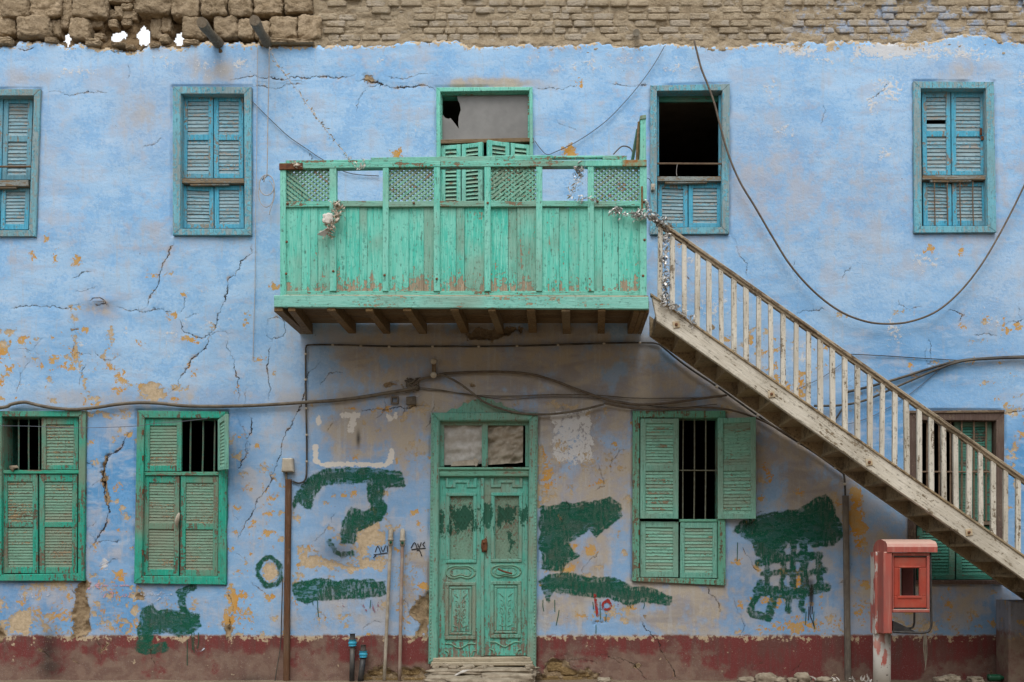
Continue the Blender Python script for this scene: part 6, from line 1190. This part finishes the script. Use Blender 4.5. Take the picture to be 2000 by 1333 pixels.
mk('door_frame', MB().add(kbox(1743, 1080, 1816, 1086, 0.03, 0.09)).add(kbox(1743, 1190.5, 1816, 1197, 0.03, 0.09)).add(kbox(1743, 1086, 1746, 1190.5, 0.03, 0.09)).add(kbox(1810.5, 1086, 1816, 1190.5, 0.03, 0.09)), M['kiosk'], ks)
mk('gasket', MB().add(kbox(1746, 1086, 1810.5, 1088.5, 0.036, 0.08, 0.002)).add(kbox(1746, 1188, 1810.5, 1190.5, 0.036, 0.08, 0.002)), M['blacktube'], ks)
dp = mk('door_panel', MB().add(kbox(1746, 1088.5, 1809, 1109, 0.045, 0.075)).add(kbox(1746, 1165, 1810, 1188, 0.045, 0.075)).add(kbox(1746, 1109, 1758, 1165, 0.045, 0.075)).add(kbox(1796, 1109, 1810, 1165, 0.045, 0.075)), M['kiosk_door'], ks, label='brighter red door panel with an empty square opening')
mk('opening_frame', MB().add(kbox(1756, 1106, 1798, 1110, 0.038, 0.06)).add(kbox(1753, 1164, 1801, 1170, 0.038, 0.06)).add(kbox(1754.5, 1110, 1758, 1164, 0.038, 0.06)).add(kbox(1795.5, 1110, 1799, 1164, 0.038, 0.06)), M['kiosk_door'], dp)
mk('inner_panel', MB().add(kbox(1762, 1084, 1784, 1192, 0.30, 0.33)), M['kiosk_in'], ks)
mk('shelf', MB().add(quad_prism([(1744, 1213), (1752, 1216), (1790, 1235), (1744, 1233)], YK + 0.05, YK + 0.32, 0.002)), M['blacktube'], ks)
mk('frame_tube', ptube([(1816.5, 1080, YK + .05), (1818, 1140, YK + .05), (1819, 1205, YK + .05), (1819, 1222, YK + .05), (1815, 1232, YK + .05), (1805, 1236, YK + .05), (1780, 1236, YK + .05), (1744, 1235, YK + .05)], 0.013, 8, 5), M['blacktube'], ks, True)
mk('frame_tube', ptube([(1786, 1082, YK + .42), (1786, 1150, YK + .42), (1786, 1205, YK + .42), (1785, 1220, YK + .42), (1779, 1227, YK + .42), (1750, 1228, YK + .42)], 0.012, 8, 5), M['blacktube'], ks, True)
pc = P(1722.5, 1200, YK + 0.32); rp_ = 0.093
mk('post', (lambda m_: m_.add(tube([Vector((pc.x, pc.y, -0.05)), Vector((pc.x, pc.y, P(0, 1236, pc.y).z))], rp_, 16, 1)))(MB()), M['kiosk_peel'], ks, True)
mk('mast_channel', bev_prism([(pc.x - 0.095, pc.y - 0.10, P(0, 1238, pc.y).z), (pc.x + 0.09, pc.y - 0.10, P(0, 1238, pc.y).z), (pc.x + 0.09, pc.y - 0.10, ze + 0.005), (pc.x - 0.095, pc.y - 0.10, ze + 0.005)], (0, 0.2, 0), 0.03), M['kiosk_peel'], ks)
rg = MB(); 
for k in range(3): rg.add(tube([P(1806 + k, 1236, YK + 0.05), P(1804 + 3 * k, 1262, YK + 0.06), P(1806 + 2 * k, 1285, YK + 0.07), P(1808 - k, 1304 + 5 * k, YK + 0.07)], lambda t: 0.009 * (1 - 0.6 * t), 5, 4))
mk('torn_rag', rg, M['grey_cable'], None, True, label='torn strip of cloth hanging from the telephone stand tube', cat='rag')

# ================================================================== ADDED HOUSE ACROSS THE STREET (unseen behind the camera; blocks the low sky)
opp = thing('sky_block_house', (0, -17.0, 0), 'added unseen plain house across the street that blocks the low sky', 'house')
M['opp'] = simple('dusty ochre plaster', (0.36, 0.29, 0.21), (0.29, 0.23, 0.165), 3, 0.95)
m_ = MB(); cols_ = [(-22 + 4 * i, -22 + 4 * i + 1.1) for i in range(12)]; rows_ = [(1.0, 2.6), (4.4, 6.0)]; HT = 9.4
def obox(x0, x1, y0, y1, z0, z1): return bev_prism([(x1, y1, z0), (x0, y1, z0), (x0, y1, z1), (x1, y1, z1)], (0, y0 - y1, 0), 0.01)
zs = [0, 1.0, 2.6, 4.4, 6.0, HT]
for z0, z1 in ((0, 1.0), (2.6, 4.4), (6.0, HT)): m_.add(obox(-24, 24, -17.4, -17.0, z0, z1))
for z0, z1 in rows_:
    xs_ = [-24] + [x for c in cols_ for x in c] + [24]
    for x0, x1 in zip(xs_[::2], xs_[1::2]): m_.add(obox(x0, x1, -17.4, -17.0, z0, z1))
mk('wall', m_, M['opp'], opp); mk('parapet_coping', obox(-24.1, 24.1, -17.5, -16.93, HT, HT + 0.12), M['opp'], opp)
for z0, z1 in rows_:
    for x0, x1 in cols_: mk('window', obox(x0, x1, -17.38, -17.25, z0, z1), M['brown'], opp)
